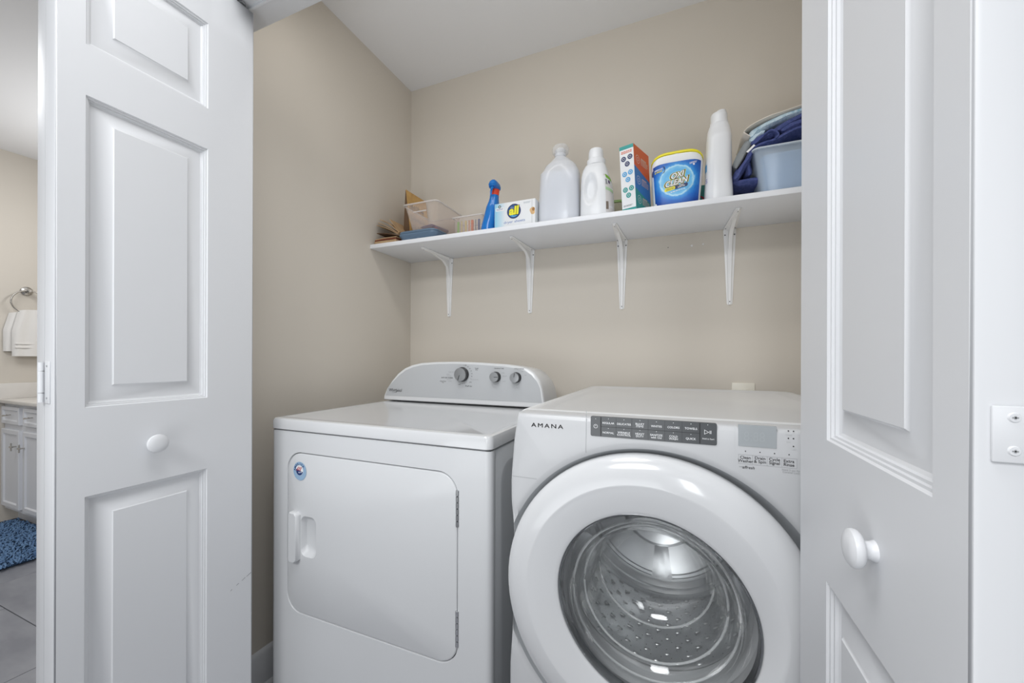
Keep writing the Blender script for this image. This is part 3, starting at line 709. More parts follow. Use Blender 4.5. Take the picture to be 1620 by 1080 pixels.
# glass bowl
G2 = Vector((-.0420, 0, .6400)); gb = MB()
prof = [(.1670, .7450), (.1655, .7420), (.1600, .7440), (.1540, .7520), (.1500, .7660), (.1470, .7850), (.1440, .7960), (.1370, .8030), (.1310, .8130), (.1270, .8400), (.1225, .8750), (.1160, .8950), (.1040, .9080), (.085, .9160), (.055, .9200), (.02, .9215)]
gb.loops([dring(lp(GC, G2, min(1, i/6)), r_, y_, EL*max(0, 1-i/6), 96) for i, (r_, y_) in enumerate(prof)], 0, True, True, False, True)
prof2 = [(r_-.007*(1 if r_ > .08 else 0), y_-.006) for r_, y_ in prof[3:]]
gb.loops([dring(G2, r_, y_, 0, 96) for r_, y_ in prof2], 0, True, True, False, True)
obj('glass_bowl', gb, M_glass, wd_, fixn=True)
M_gring = clearmat('glass edge glint', (.85, .87, .88), .35, .06, (1, 1, 1), .5)  # pale colour of the added rings stands in for glints on the bowl edges
for rr_, yy_, cc_ in ((.1475, .7850, G2), (.1310, .8120, G2), (.1150, .8960, G2)):
    obj('glint_ring', MB().tube([(cc_.x+rr_*math.cos(a), yy_, cc_.z+rr_*math.sin(a)) for a in [2*PI*i/72 for i in range(72)]], .0022, 8, closed=True), M_gring, wd_)
# gasket and drum
DC = Vector((-.0420, 0, .6350)); mb = MB()
gp = [(.2000, .800), (.1900, .806), (.1800, .806), (.1740, .812), (.1720, .822), (.1780, .832), (.1840, .838), (.1760, .848), (.1720, .858), (.1760, .868), (.1900, .873), (.24, .876)]
mb.loops([dring(DC, r_, y_, 0, 72) for r_, y_ in gp], 0, True); obj('door_gasket', mb, M_rubber, ws)
mb = MB(); dp = [(.1880, .8850), (.1860, .8900), (.1900, .8960), (.2050, .9000), (.2250, .9050), (.2400, .9150), (.2450, .9300)]
for i in range(1, 12): dp.append((.2450+.0015*math.sin(i*PI/2), .93+.34*i/12))
dp += [(.2450, 1.245), (.2400, 1.252), (.2400, 1.262), (.2330, 1.268), (.2330, 1.280), (.2380, 1.29), (.2250, 1.300)]
mb.loops([dring(DC, r_, y_, 0, 96) for r_, y_ in dp], 0, True)
drum = obj('drum', mb, M_drum, ws)
mb = MB(); bp_ = [(.2250, 1.300), (.2150, 1.300), (.2080, 1.292), (.2000, 1.292), (.1900, 1.280), (.17, 1.279), (.1100, 1.280), (.0950, 1.262), (.0500, 1.255), (.001, 1.254)]
mb.loops([dring(DC, r_, y_, 0, 72) for r_, y_ in bp_], 0, True)
for k in range(3):
    a = k*2*PI/3+.55; ca, sa = math.cos(a), math.sin(a)
    mb.box((0, 0, 0), (0, 0, 0)) if False else None
    P = [Vector((DC.x+ca*r_-sa*s, 1.279-h_, DC.z+sa*r_+ca*s)) for r_, s, h_ in ((.10, -.018, .0), (.10, .018, .0), (.205, .030, .0), (.205, -.030, .0))]
    Q = [Vector((DC.x+ca*r_-sa*s, 1.279-h_, DC.z+sa*r_+ca*s)) for r_, s, h_ in ((.12, -.008, .006), (.12, .008, .006), (.19, .012, .006), (.19, -.012, .006))]
    mb.loops([P, Q], 0, True); mb.add(Q, [(0, 1, 2, 3)], 0, True)
obj('drum_back', mb, M_drumback, ws)
for k in range(3):
    a0 = math.radians(-28+120*k); mb = MB(); L = []
    for i in range(9):
        y = .935+.33*i/8; hgt = .045*math.sin(PI*min(1, max(.0, (i+.6)/9.2)))**.6
        sec = []
        for j in range(9):
            s = (j-4)/4; rr = .2448-hgt*(math.cos(s*PI/2)**1.3 if abs(s) < 1 else 0); aa = a0+s*.20
            sec.append(Vector((DC.x+rr*math.cos(aa), y, DC.z+rr*math.sin(aa))))
        L.append(sec)
    mb.loops(L, 0, True, False); obj('drum_paddle', mb, M_drum, ws, fixn=False)
hm = MB()
for i in range(12):
    y = .94+.028*i
    for j in range(66):
        a = 2*PI*(j+(.5 if i % 2 else 0))/66
        if any(abs(((a-math.radians(-28+120*k)+PI) % (2*PI))-PI) < .21 for k in range(3)): continue
        er = Vector((math.cos(a), 0, math.sin(a))); et = Vector((-er.z, 0, er.x)); c = Vector((DC.x, y, DC.z))+er*.2425
        flat(hm, [c+et*(.0012*math.cos(q*PI/3))+Y3*(.0012*math.sin(q*PI/3)) for q in range(6)])
obj('drum_hole', hm, M_gap, ws, kind='stuff', fixn=False)
em = MB()
for i in range(11):
    y = .955+.028*i
    for j in range(33):
        a = 2*PI*(j+(.5 if i % 2 else 0)+.25)/33
        if any(abs(((a-math.radians(-28+120*k)+PI) % (2*PI))-PI) < .24 for k in range(3)): continue
        er = Vector((math.cos(a), 0, math.sin(a))); et = Vector((-er.z, 0, er.x)); c = Vector((DC.x, y, DC.z))+er*.2435
        em.loops([[c+et*(k1*.0075*math.cos(q*PI/4)*(1+.5*math.cos(q*PI/4)))+Y3*(k1*.0048*math.sin(q*PI/4))-er*h1 for q in range(8)] for k1, h1 in ((1, 0), (.75, .0016), (.35, .0026))], 0, True, True, False, True)
obj('drum_dimple', em, M_drum, ws, kind='stuff', fixn=False)

# ------------------------------------------------------------------ things on the shelf
def selli(cx, cy, a, b, z, n, N=48, rot=0):
    P = []
    for i in range(N):
        t = 2*PI*i/N; c, s = math.cos(t), math.sin(t)
        x = a*math.copysign(abs(c)**(2/n), c); y = b*math.copysign(abs(s)**(2/n), s)
        P.append(Vector((cx+x*math.cos(rot)-y*math.sin(rot), cy+x*math.sin(rot)+y*math.cos(rot), z)))
    return P
def bottle(mb, rows, cy, dr=.7, n=2.6, mi=0, N=48, dent=None, cap0=True, cap1=True, dmin=None):
    """rows: (cx, half width, z[, depth half, exponent])"""
    L = []
    for r_ in rows:
        cx, a, z = r_[:3]; b = r_[3] if len(r_) > 3 else a*dr; nn = r_[4] if len(r_) > 4 else n
        L.append(selli(cx, cy, a, b, z, nn, N))
    if dent:
        dx, dz, rx, rz, dep = dent
        for l in L:
            for p in l:
                if p.y < cy:
                    q = math.hypot((p.x-dx)/rx, (p.z-dz)/rz)
                    if q < 1: p.y += dep*min(1, (1-q)*2.2)
    return mb.loops(L, mi, True, True, cap0, cap1)
def resample(rows, k=4):
    out = []
    for a, b in zip(rows, rows[1:]):
        for i in range(k): out.append(tuple(a[j]+(b[j]-a[j])*i/k for j in range(len(a))))
    out.append(rows[-1]); return out

# clear-capped milky jug
t = thing('liquid_jug', (-.413, 1.47, ZS), 'large milky plastic jug with a clear cap, left of the white handled bottle', 'jug')
rows = [(-.413, .0770, ZS+.0003), (-.413, .0797, ZS+.006), (-.413, .0797, 1.6511), (-.4127, .0786, 1.6939), (-.4125, .076, 1.7507), (-.4122, .0742, 1.7962), (-.4116, .0700, 1.8067), (-.4100, .0600, 1.8246), (-.4090, .0480, 1.8359), (-.409, .0383, 1.8459), (-.4095, .0274, 1.8553), (-.4115, .0195, 1.8640), (-.4116, .0190, 1.8714)]
rows = [(cx, a, z, min(a*.9, .052) if a > .06 else (a*.85 if a > .03 else a), 3.2 if z < 1.80 else 2.2) for cx, a, z in rows]
obj('body', bottle(MB(), rows, 1.47), M_jug, t)
mb = MB(); bottle(mb, [(-.4125, .0735, ZS+.003, .046, 3.2), (-.4125, .0750, 1.62, .048, 3.2), (-.4122, .0715, 1.75, .046, 3.2), (-.4120, .0700, 1.7935, .045, 3.2)], 1.47)
obj('contents', mb, M_liquid, t)
for sx_ in (-1, 1): obj('moulded_line', MB().tube([(-.4122+sx_*.0340, 1.4215, 1.790), (-.4122+sx_*.0320, 1.4200, 1.765)], [.0016, .0008], 8), M_jug, t)
mb = MB(); mb.lathe([(.0215, 1.8640), (.0218, 1.8720), (.0218, 1.8900), (.0190, 1.8930)], (-.4116, 1.47, 0), (0, 0, 1), 32); obj('pour_spout', mb, M_jug, t)
mb = MB(); mb.lathe([(.0225, 1.8735), (.0305, 1.8800), (.0318, 1.8960), (.0260, 1.9050), (.006, 1.9068), (.001, 1.907)], (-.4110, 1.47, 0), (0, 0, 1), 32, 0, False, False); obj('cap', mb, M_capclear, t)

# white detergent bottle with an oval grip
t = thing('detergent_bottle', (-.272, 1.46, ZS), 'white bottle with an oval side grip and white cap, right of the milky jug', 'bottle')
rows = [(-.2695, .0575, ZS+.0003), (-.2688, .0604, ZS+.006), (-.2685, .0604, 1.6312), (-.269, .0595, 1.6667), (-.2694, .0584, 1.6994), (-.2723, .0548, 1.7348), (-.2757, .0503, 1.7592), (-.2763, .0443, 1.7828), (-.2749, .0376, 1.7977), (-.2735, .0290, 1.8030)]
rows = resample([(cx, a, z, a*.88, 2.5) for cx, a, z in rows], 5)
body = obj('body', bottle(MB(), rows, 1.46, N=96, dent=(-.286, 1.705, .0260, .058, .020)), M_hdpe, t)
mb = MB(); mb.lathe([(.0330, 1.8000), (.0335, 1.8060), (.0335, 1.8190), (.0290, 1.8220)], (-.2730, 1.46, 0), (0, 0, 1), 36); obj('collar', mb, M_hdpe, t)
mb = MB(); mb.lathe([(.0282, 1.8195), (.0270, 1.8300), (.0262, 1.8520), (.0240, 1.8590), (.0160, 1.8632), (.001, 1.8640)], (-.2740, 1.46, 0), (0, 0, 1), 36); obj('cap', mb, M_hdpe, t)
def surf(rows, cy, ang, z, off=.0006):
    """point on the bottle at angle ang (deg, 0=+x, -90=front)"""
    for a, b in zip(rows, rows[1:]):
        if a[2] <= z <= b[2]:
            k = (z-a[2])/(b[2]-a[2]+1e-9); cx, hw, _, hb, n = [a[i]+(b[i]-a[i])*k for i in range(5)]; break
    t_ = math.radians(ang); c, s = math.cos(t_), math.sin(t_)
    return Vector((cx+(hw+off)*math.copysign(abs(c)**(2/n), c), cy+(hb+off)*math.copysign(abs(s)**(2/n), s), z))
def patch(mb, rows, cy, a0, a1, z0, z1, mi=0, off=.0006, n=6, skew=0):
    mb.loops([[surf(rows, cy, a0+(a1-a0)*i/n, z+skew*i/n, off) for i in range(n+1)] for z in [z0+(z1-z0)*k/3 for k in range(4)]], mi, True, False)
mb = MB()
patch(mb, rows, 1.46, -55, -12, 1.612, 1.752, 0, .0005); patch(mb, rows, 1.46, -46, -12, 1.738, 1.752, 1, .0009, skew=-.012)
patch(mb, rows, 1.46, -55, -12, 1.692, 1.703, 2, .0009, skew=-.008); patch(mb, rows, 1.46, -38, -28, 1.716, 1.728, 3, .0009); patch(mb, rows, 1.46, -52, -43, 1.712, 1.732, 4, .0009)
patch(mb, rows, 1.46, -55, -44, 1.622, 1.650, 5, .0009)
obj('label', mb, [mat('bottle label', (.72, .70, .70), .4), M_green, mat('pale green', (.45, .66, .40), .5), mat('plum', (.06, .03, .10), .5), M_greyprint, mat('brown code', (.20, .16, .13), .6)], t, label='white label with green stripes', fixn=False)

# shallow clear box with green lid edge, between bottle and carton
t = thing('clear_box', (-.221, 1.578, ZS), 'small clear box with a green edge, between the handled bottle and the icon carton', 'box')
mb = MB(); mb.M = Matrix.Translation((-.221, 1.578, ZS)) @ Matrix.Rotation(math.radians(8), 4, 'Z')
mb.box((-.030, -.045, .0003), (.024, .045, .088), 0, .004); obj('tray', mb, clearmat('clear beige box', (.78, .72, .55), .55, .2), t)
mb = MB(); mb.M = Matrix.Translation((-.221, 1.578, ZS)) @ Matrix.Rotation(math.radians(8), 4, 'Z')
mb.box((-.033, -.048, .0885), (.027, .048, .097), 0, .002); obj('lid', mb, clearmat('green tinted lid', (.35, .55, .18), .8, .2), t)

# icon carton (teal, red, blue)
cm, cl, cr_ = Vector((-.1329, 1.3879, 0)), Vector((-.180, 1.4025, 0)), Vector((-.0911, 1.500, 0))
lean = Vector((-.0110, 0, .2240)); ex1 = (cm-cl); ex2 = (cr_-cm)
t = thing('soap_carton', (-.135, 1.445, ZS), 'tall carton with teal, red and blue bands and round icons, beside the blue tub', 'carton')
hM, hL, hR = 1.0, .995, 1.0
b0 = [Vector((p.x+.008, p.y, ZS+.0004)) for p in (cl, cm, cr_, cl+(cr_-cm))]; tpz = [p+lean for p in b0]
mb = MB(); mb.loops([b0, tpz], 0, False, True, True, True); carton = obj('carton_body', mb, M_box, t)
nl = ex1.cross(Z3).normalized(); nl = nl if nl.y < 0 else -nl; nr = ex2.cross(Z3).normalized(); nr = nr if nr.x > 0 else -nr
PL = lambda u, v, o=.0004: b0[0]+(b0[1]-b0[0])*u+lean*v+nl*o
PR = lambda u, v, o=.0004: b0[1]+(b0[2]-b0[1])*u+lean*v+nr*o
mb = MB()
q = lambda P, u0, u1, v0, v1, mi, o=.0004: flat(mb, [P(u0, v0, o), P(u1, v0, o), P(u1, v1, o), P(u0, v1, o)], mi)
q(PL, 0, 1, .945, 1, 1); q(PL, 0, 1, 0, .04, 1)
flat(mb, [PR(0, .68), PR(1, .56), PR(1, 1), PR(0, 1)], 2); flat(mb, [PR(0, .33), PR(1, .22), PR(1, .56), PR(0, .68)], 3); flat(mb, [PR(0, 0), PR(1, 0), PR(1, .22), PR(0, .33)], 1)
eu = ex1.normalized(); ev = lean.normalized()
for (u, v, m_) in ((.27, .80, 4), (.74, .815, 4), (.52, .715, 4), (.30, .565, 5), (.72, .58, 5), (.52, .475, 5), (.30, .325, 1), (.74, .335, 1), (.52, .235, 1)):
    c = PL(u, v, .0008); flat(mb, disc(c, .0088, eu, ev, 16), m_); ringflat(mb, PL(u, v, .0011), .0035, .0045, eu, ev, 12, 6)
bars(mb, PL(.5, .90, .0008), eu, ev, .038, .010, 2, 2)
bars(mb, PL(.45, .08, .0008), eu, ev, .032, .006, 2, 7)
eu2 = ex2.normalized()
for v in (.80, .48, .18):
    ringflat(mb, PR(.24, v, .0008), .0130, .0145, eu2, ev, 20, 6); ringflat(mb, PR(.24, v, .001), .005, .0065, eu2, ev, 14, 6)
    bars(mb, PR(.62, v+.045, .0009), eu2, ev, .040, .010, 1, 8)
    bars(mb, PR(.66, v-.015, .0009), eu2, ev, .056, .020, 4, 8)
obj('print', mb, [M_box, M_teal, M_orange, M_bluep, M_navyp, M_skyp, M_white, M_greyprint, mat('pale print', (.75, .60, .58), .5)], carton, label='printed bands, icons and lettering', fixn=False)

# OxiClean tub
t = thing('stain_remover_tub', (.0, 1.47, ZS), 'white tub with swirling blue label and yellow lid, beside the icon carton', 'tub')
TC = 1.475
rows = [(-.0010, .0660, ZS+.0003, .058, 5), (-.001, .0705, ZS+.006, .062, 5), (-.0010, .0725, 1.6120, .0635, 5), (-.0005, .0760, 1.66, .0655, 5), (0, .0790, 1.70, .0665, 5), (0, .0805, 1.74, .067, 5), (0, .0808, 1.7500, .067, 5), (0, .0790, 1.7560, .0655, 5)]
# shoulders follow a domed top
body = MB(); L = [selli(r_[0], TC, r_[1], r_[3], r_[2], r_[4], 64) for r_ in rows]
for l in L[-4:]:
    for p in l: pass
def dome(x, z, k): return z+k*(1-min(1, abs(x)/.081)**4.0)
for i, k in ((5, .004), (6, .014), (7, .019)):
    for p in L[i]: p.z = dome(p.x, p.z-.004, k)
body.loops(L, 0, True, True, True, True); tub = obj('body', body, M_hdpe, t)
lid = MB(); L2 = [[Vector((p.x*k, TC+(p.y-TC)*k, dome(p.x, p.z0 if False else z-.004, kk))) for p in selli(0, TC, .0815, .068, 0, 5, 64)] for k, z, kk in ((.985, 1.7565, .019), (1.004, 1.7568, .019), (1.004, 1.7610, .019), (.985, 1.7640, .019), (.5, 1.7650, .019))]
lid.loops(L2, 0, True, True, True, True); obj('lid', lid, M_yellow, t)
rows5 = rows
def front(x, z, off=.0008):
    off += .0011
    for a, b in zip(rows5, rows5[1:]):
        if a[2] <= z <= b[2]: k = (z-a[2])/(b[2]-a[2]+1e-9); hw = a[1]+(b[1]-a[1])*k; hb = a[3]+(b[3]-a[3])*k; break
    else: hw, hb = rows5[5][1], rows5[5][3]
    return Vector((x, TC-(hb*(max(0, 1-min(.9999, abs(x/hw))**5))**(1/5))-off, z))
lab = MB(); nx = 24; zt = lambda x: 1.7370+.006*(1-min(1, abs(x)/.076)**4)
lab.loops([[front(x*(.0655+.0085*k/8), ZS+.006+(zt(x*.074)-ZS-.006)*k/8) for x in [(-1+2*i/nx)*.995 for i in range(nx+1)]] for k in range(9)], 0, True, False)
ml = mat('tub label blue', (.01, .10, .5), .35); nt = ml.node_tree; b_ = nt.nodes['Principled BSDF']
tcn = nt.nodes.new('ShaderNodeTexCoord'); mp = nt.nodes.new('ShaderNodeMapping'); mp.inputs['Location'].default_value = (-.5, 0, -.56); gr = nt.nodes.new('ShaderNodeVectorMath'); gr.operation = 'LENGTH'
sep = nt.nodes.new('ShaderNodeSeparateXYZ'); cmb = nt.nodes.new('ShaderNodeCombineXYZ')
nz = nt.nodes.new('ShaderNodeTexNoise'); nz.inputs['Scale'].default_value = 9; nz.inputs['Detail'].default_value = 5
cr2 = nt.nodes.new('ShaderNodeValToRGB'); e_ = cr2.color_ramp.elements
e_[0].position = 0; e_[0].color = (.35, .72, .92, 1); e_[1].position = .70; e_[1].color = (.004, .045, .30, 1)
for p_, c_ in ((.30, (.10, .45, .82, 1)), (.365, (.20, .55, .86, 1)), (.395, (.50, .80, .95, 1)), (.425, (.04, .32, .76, 1)), (.52, (.010, .14, .56, 1))):
    q_ = cr2.color_ramp.elements.new(p_); q_.color = c_
mm = nt.nodes.new('ShaderNodeMath'); mm.operation = 'MULTIPLY_ADD'; mm.inputs[1].default_value = .10
nt.links.new(tcn.outputs['Generated'], mp.inputs[0]); nt.links.new(mp.outputs[0], sep.inputs[0]); nt.links.new(sep.outputs[0], cmb.inputs[0]); nt.links.new(sep.outputs[2], cmb.inputs[2])
nt.links.new(cmb.outputs[0], gr.inputs[0]); nt.links.new(tcn.outputs['Generated'], nz.inputs['Vector']); nt.links.new(nz.outputs['Fac'], mm.inputs[0]); nt.links.new(gr.outputs['Value'], mm.inputs[2]); nt.links.new(mm.outputs[0], cr2.inputs[0]); nt.links.new(cr2.outputs[0], b_.inputs['Base Color'])
labo = obj('label', lab, ml, tub, label='blue label with bold white lettering', fixn=False)
tb = MB()
def pf(o): return lambda p: front(p.x, p.z, o)
ex = Vector((.985, 0, .17)).normalized()
for o, bo, m_ in ((.0012, .085, 1), (.0015, .055, 2), (.0019, .0, 0)):
    text(tb, 'OXI', (.0035, 0, 1.6985), ex, Z3, wid=.041+bo*.12, hei=.0185+bo*.05, mi=m_, bold=.03+bo, shear=.2, fn=pf(o))
    text(tb, 'CLEAN', (.0005, 0, 1.6765), ex, Z3, wid=.070+bo*.12, hei=.0185+bo*.05, mi=m_, bold=.03+bo, shear=.2, fn=pf(o))
pill = lambda x0, x1, z0, z1, r_, o, m_: flat(tb, [front(a, b+.17*a, o) for a, b in rrect(x0, x1, z0, z1, r_, 4)], m_)
pill(-.037, -.0040, 1.6540, 1.6645, .004, .0012, 1); pill(-.008, .034, 1.6530, 1.6650, .005, .0011, 3)
text(tb, 'VERSATILE', (-.0200, 0, 1.6560), ex, Z3, wid=.024, hei=.0050, mi=3, shear=.15, fn=pf(.0016))
text(tb, 'STAIN\nREMOVER', (.0150, 0, 1.6620), ex, Z3, wid=.022, hei=.0085, mi=0, bold=.02, fn=pf(.0016))
bars(tb, (.004, 0, 1.6480), ex, Z3, .044, .0045, 1, 0, fn=pf(.0013))
flat(tb, [front(a, b+.12*a, .0012) for a, b in rrect(-.0775, -.0350, 1.7150, 1.7400, .010, 5)], 3)
text(tb, "AMERICA'S", (-.0560, 0, 1.7255), Vector((.98, 0, .14)), Z3, wid=.027, hei=.0052, mi=0, bold=.03, fn=pf(.0016))
text(tb, '#1 BRAND', (-.0560, 0, 1.7180), Vector((.98, 0, .14)), Z3, wid=.024, hei=.0060, mi=1, bold=.03, fn=pf(.0016))
bars(tb, (.0500, 0, 1.7320), ex, Z3, .022, .0070, 2, 0, fn=pf(.0013)); flat(tb, [front(.052+p.x, 1.7260+p.z, .0013) for p in disc((0, 0, 0), .0030, n=10)], 0)
# splash streaks
for k in range(4):
    flat(tb, [front(.030+.043*s, 1.640+.004*k+.030*s+(.0009 if u else -.0009)*(1-s), .0011) for s, u in [(i/6, 0) for i in range(7)]+[(i/6, 1) for i in range(6, -1, -1)]], 4)
obj('lettering', tb, [M_white, M_yellow, M_black, M_navyp, M_skyp], labo, fixn=False)

# thing just visible behind tub
t = thing('small_carton', (.083, 1.60, ZS), 'small teal carton with a red mark, behind the blue tub and tall white bottle', 'carton')
obj('carton_body', MB().box((.060, 1.565, ZS+.0003), (.108, 1.63, 1.715), 0, .001), M_teal, t)
obj('mark', MB().prism([(.084, 1.652), (.096, 1.664), (.084, 1.676), (.078, 1.676), (.088, 1.664), (.078, 1.652)], 1.5644, 1.5649), mat('crimson mark', (.55, .02, .06), .5), t)

# tall white bottle
t = thing('softener_bottle', (.127, 1.46, ZS), 'tall white bottle with slanted cap, between the blue tub and the cloth-filled bin', 'bottle')
rows = [(.1272, .0405, ZS+.0003), (.1272, .0425, ZS+.005), (.1272, .0418, 1.6373), (.1271, .0404, 1.662), (.1265, .0388, 1.6868), (.1268, .0388, 1.7335), (.1276, .0380, 1.7768), (.1279, .0366, 1.8139), (.1283, .0343, 1.8413), (.1288, .0302, 1.8559), (.1290, .0266, 1.8640)]
rows = [(cx, a, z, a*.95 if z > 1.82 else .045, 2.8 if z < 1.82 else 2.2) for cx, a, z in rows]
obj('body', bottle(MB(), resample(rows, 3), 1.462), M_hdpe, t)
mb = MB(); bottle(mb, [(.1288, .0268, 1.8630), (.1286, .0270, 1.8700), (.1284, .0248, 1.8710), (.1283, .0246, 1.8900)], 1.462, 1, 2)
mb.loops([selli(.1283, 1.462, a_, a_, z_, 2, 32) for a_, z_ in ((.0246, 1.8900), (.0244, 1.8955), (.0225, 1.8985), (.015, 1.8990))], 0, True, True, False, True)
mb.loops([selli(.1345, 1.462, a_*.93, a_, z_, 2, 32) for a_, z_ in ((.0175, 1.8960), (.0175, 1.9030), (.0160, 1.9062), (.009, 1.9072))], 0, True, True, False, True); obj('cap', mb, M_hdpe, t)
mb = MB(); patch(mb, rows, 1.462, -174, -150, 1.705, 1.728, 0, .0006, skew=.0); obj('label', mb, M_skyp, t, label='blue label edge', fixn=False)
mb = MB(); pos = surf(rows, 1.462, -150, 1.672, .0008); text(mb, 'S', pos+Vector((0, -.0025, 0)), Vector((.5, -.8, 0)).normalized(), Z3, hei=.013); obj('lettering', mb, mat('violet print', (.15, .13, .5), .5), t, fixn=False)

# bins
def bin_(parent, x0, x1, y0, y1, z0, z1, tap, wall, m_body, m_rim, r_=.02, sl=0):
    def rg(e, z, rr): return [Vector((a, b, z)) for a, b in rrect(x0+e, x1-e, y0+e, y1-e, rr, 6)]
    H_ = z1-z0; mb = MB()
    L = [rg(tap*.98+.010, z0+.0003, r_*.6), rg(tap*.96, z0+.006, r_), rg(tap*.55, z0+H_*.5, r_), rg(.004, z1-.008, r_), rg(.002, z1-.003, r_)]
    Li = [rg(.002+wall, z1-.003, r_), rg(.004+wall, z1-.008, r_), rg(tap*.55+wall, z0+H_*.5, r_), rg(tap*.96+wall, z0+.008, r_), rg(tap*.98+.012, z0+.003, r_*.6)]
    mb.loops(L, 0, True, True, True, False); mb.loops(Li, 0, True, True, False, True)
    o = obj('bin_body', mb, m_body, parent)
    mb = MB(); mb.loops([rg(.002, z1-.006, r_), rg(-.003, z1-.005, r_), rg(-.003, z1-.001, r_), rg(0, z1, r_), rg(.003, z1, r_), rg(.0045, z1-.004, r_), rg(.002, z1-.006, r_)], 0, True)
    obj('rim', mb, m_rim, parent); return o
# slate lid lying under the left bin
t = thing('storage_lid', (-1.03, 1.51, ZS), 'slate blue plastic bin lid lying under the clear bin of packets', 'lid')
mb = MB(); Lr = lambda e, z: [Vector((a, b, z)) for a, b in rrect(-1.128+e, -.932-e, 1.400+e, 1.640-e, .028, 7)]
mb.loops([Lr(.016, ZS+.0004), Lr(.010, ZS+.010), Lr(.002, ZS+.024), Lr(0, ZS+.027), Lr(0, ZS+.033), Lr(.001, ZS+.034), Lr(.004, ZS+.0345), Lr(.001, ZS+.0355), Lr(.0015, ZS+.042), Lr(.005, ZS+.045)], 0, True, True, True, True)
for xx in (-1.085, -1.030): mb.box((xx, 1.4075, ZS+.006), (xx+.018, 1.4200, ZS+.026), 0, .003)
obj('lid_panel', mb, M_bluegrey, t)
ZB = ZS+.0453
t = thing('clear_bin', (-1.02, 1.52, ZB), 'clear open plastic bin of flat packets standing on the slate blue lid', 'bin')
bin_(t, -1.1130, -.9340, 1.418, 1.640, ZB, 1.7655, .028, .002, M_bin, M_binrim, .022)
mb = MB(); mb.box((-1.062, 1.4265, 1.727), (-.995, 1.4300, 1.7325), 0, .001); obj('grip', mb, M_binrim, t)
for nm, a, b, z0, z1, m_, lb, rt in (('white', (-.040, -.04), (.030, .03), .004, .016, mat('white packet', (.75, .78, .82), .4), 'white packet lying lowest in the clear bin', 0),
                              ('red', (-.035, -.05), (.040, .05), .0165, .028, mat('red packet', (.70, .10, .05), .4), 'red packet in the clear bin, on the white packet', 6),
                              ('purple', (-.028, -.05), (.038, .06), .0285, .044, mat('purple packet', (.16, .10, .22), .4), 'dark purple packet topmost in the clear bin', -12)):
    cx, cy = (-1.0235, 1.528)
    pk = thing('snack_packet', (cx, cy, ZB+z0), lb, 'packet', 'packets in the clear bin')
    mb = MB(); mb.M = Matrix.Translation((cx, cy, ZB)) @ Matrix.Rotation(math.radians(rt), 4, 'Z')
    mb.box((a[0], a[1], z0), (b[0], b[1], z1), 0, .005); obj('pouch', mb, m_, pk)
    mb = MB(); mb.M = Matrix.Translation((cx, cy, ZB)) @ Matrix.Rotation(math.radians(rt), 4, 'Z')
    mb.box((a[0], a[1]-.006, (z0+z1)/2-.0008), (b[0], a[1]+.004, (z0+z1)/2+.0008)); obj('sealed_edge', mb, m_, pk)
# small bin of markers
t = thing('marker_bin', (-.827, 1.54, ZS), 'small clear bin of upright marker pens left of the blue spray bottle', 'bin')
bin_(t, -.9010, -.7530, 1.485, 1.600, ZS, 1.7040, .010, .0018, M_bin, M_binrim, .012)
for px, wpx, m_, nm in ((725.2, 3.4, (.18, .50, .03), 'lime green'), (731, 1.4, (.75, .62, .18), 'thin pale yellow'), (737.4, 2.6, (.72, .60, .20), 'mustard yellow'), (742.8, 1.6, (.70, .25, .10), 'thin orange'), (747.2, 4, (.75, .16, .03), 'red orange'), (753, 1.3, (.18, .24, .32), 'thin slate'), (757.6, 3.4, (.04, .08, .28), 'navy blue')):
    xw = (-.8407+(px-718)*.0029)*1.502/1.40; r_ = max(.0022, wpx*.0029/2)
    pk = thing('marker_pen', (xw, 1.502, ZS+.004), nm+' marker pen upright in the small clear bin', 'marker', 'marker pens in the small clear bin')
    mb = MB(); mb.lathe([(r_*.9, ZS+.0042), (r_, ZS+.007), (r_, ZS+.070), (r_*.9, ZS+.071)], (xw, 1.498+r_, 0), (0, 0, 1), 14); obj('barrel', mb, mat('pen '+nm, m_, .35), pk)
    mb = MB(); mb.lathe([(r_*1.06, ZS+.0715), (r_*1.06, ZS+.088), (r_*.7, ZS+.090)], (xw, 1.498+r_, 0), (0, 0, 1), 14); obj('cap', mb, mat('pen '+nm, m_, .35), pk)
# blue spray bottle
t = thing('spray_bottle', (-.70, 1.44, ZS), 'blue trigger spray bottle with red collar, left of the dryer sheets carton', 'spray bottle')
rows = [(-.7060, .0285, ZS+.0003), (-.7050, .0300, ZS+.004), (-.703, .0295, 1.6219), (-.697, .0290, 1.645), (-.6915, .0275, 1.67), (-.6857, .0247, 1.7029), (-.6817, .0201, 1.7225), (-.6799, .0176, 1.7375), (-.6792, .0172, 1.7477), (-.6785, .0150, 1.7490)]
rows = [(cx, a, z, a*1.15, 2.3) for cx, a, z in rows]
obj('body', bottle(MB(), resample(rows, 3), 1.445), M_blue, t)
mb = MB(); L = [selli(-.6785+i*.0009, 1.445, .0170+(.0004 if i % 2 else 0), .0170, 1.7488+.0055*i, 2, 32) for i in range(5)]; mb.loops(L, 0, True, True, True, True); obj('collar', mb, M_red, t)
mb = MB()
L = [[Vector((cx+a*math.copysign(abs(math.cos(q_))**.7, math.cos(q_)), 1.445+oy+b*math.copysign(abs(math.sin(q_))**.7, math.sin(q_)), z)) for q_ in [2*PI*i/24 for i in range(24)]] for cx, a, b, oy, z in ((-.6750, .0150, .017, 0, 1.7712), (-.6740, .0185, .030, -.008, 1.7750), (-.6730, .0190, .034, -.010, 1.7830), (-.6715, .0150, .032, -.010, 1.7930), (-.6705, .0085, .026, -.008, 1.8000), (-.6702, .0055, .020, -.006, 1.8015))]
mb.loops(L, 0, True, True, True, True); obj('sprayer_head', mb, M_blue, t)
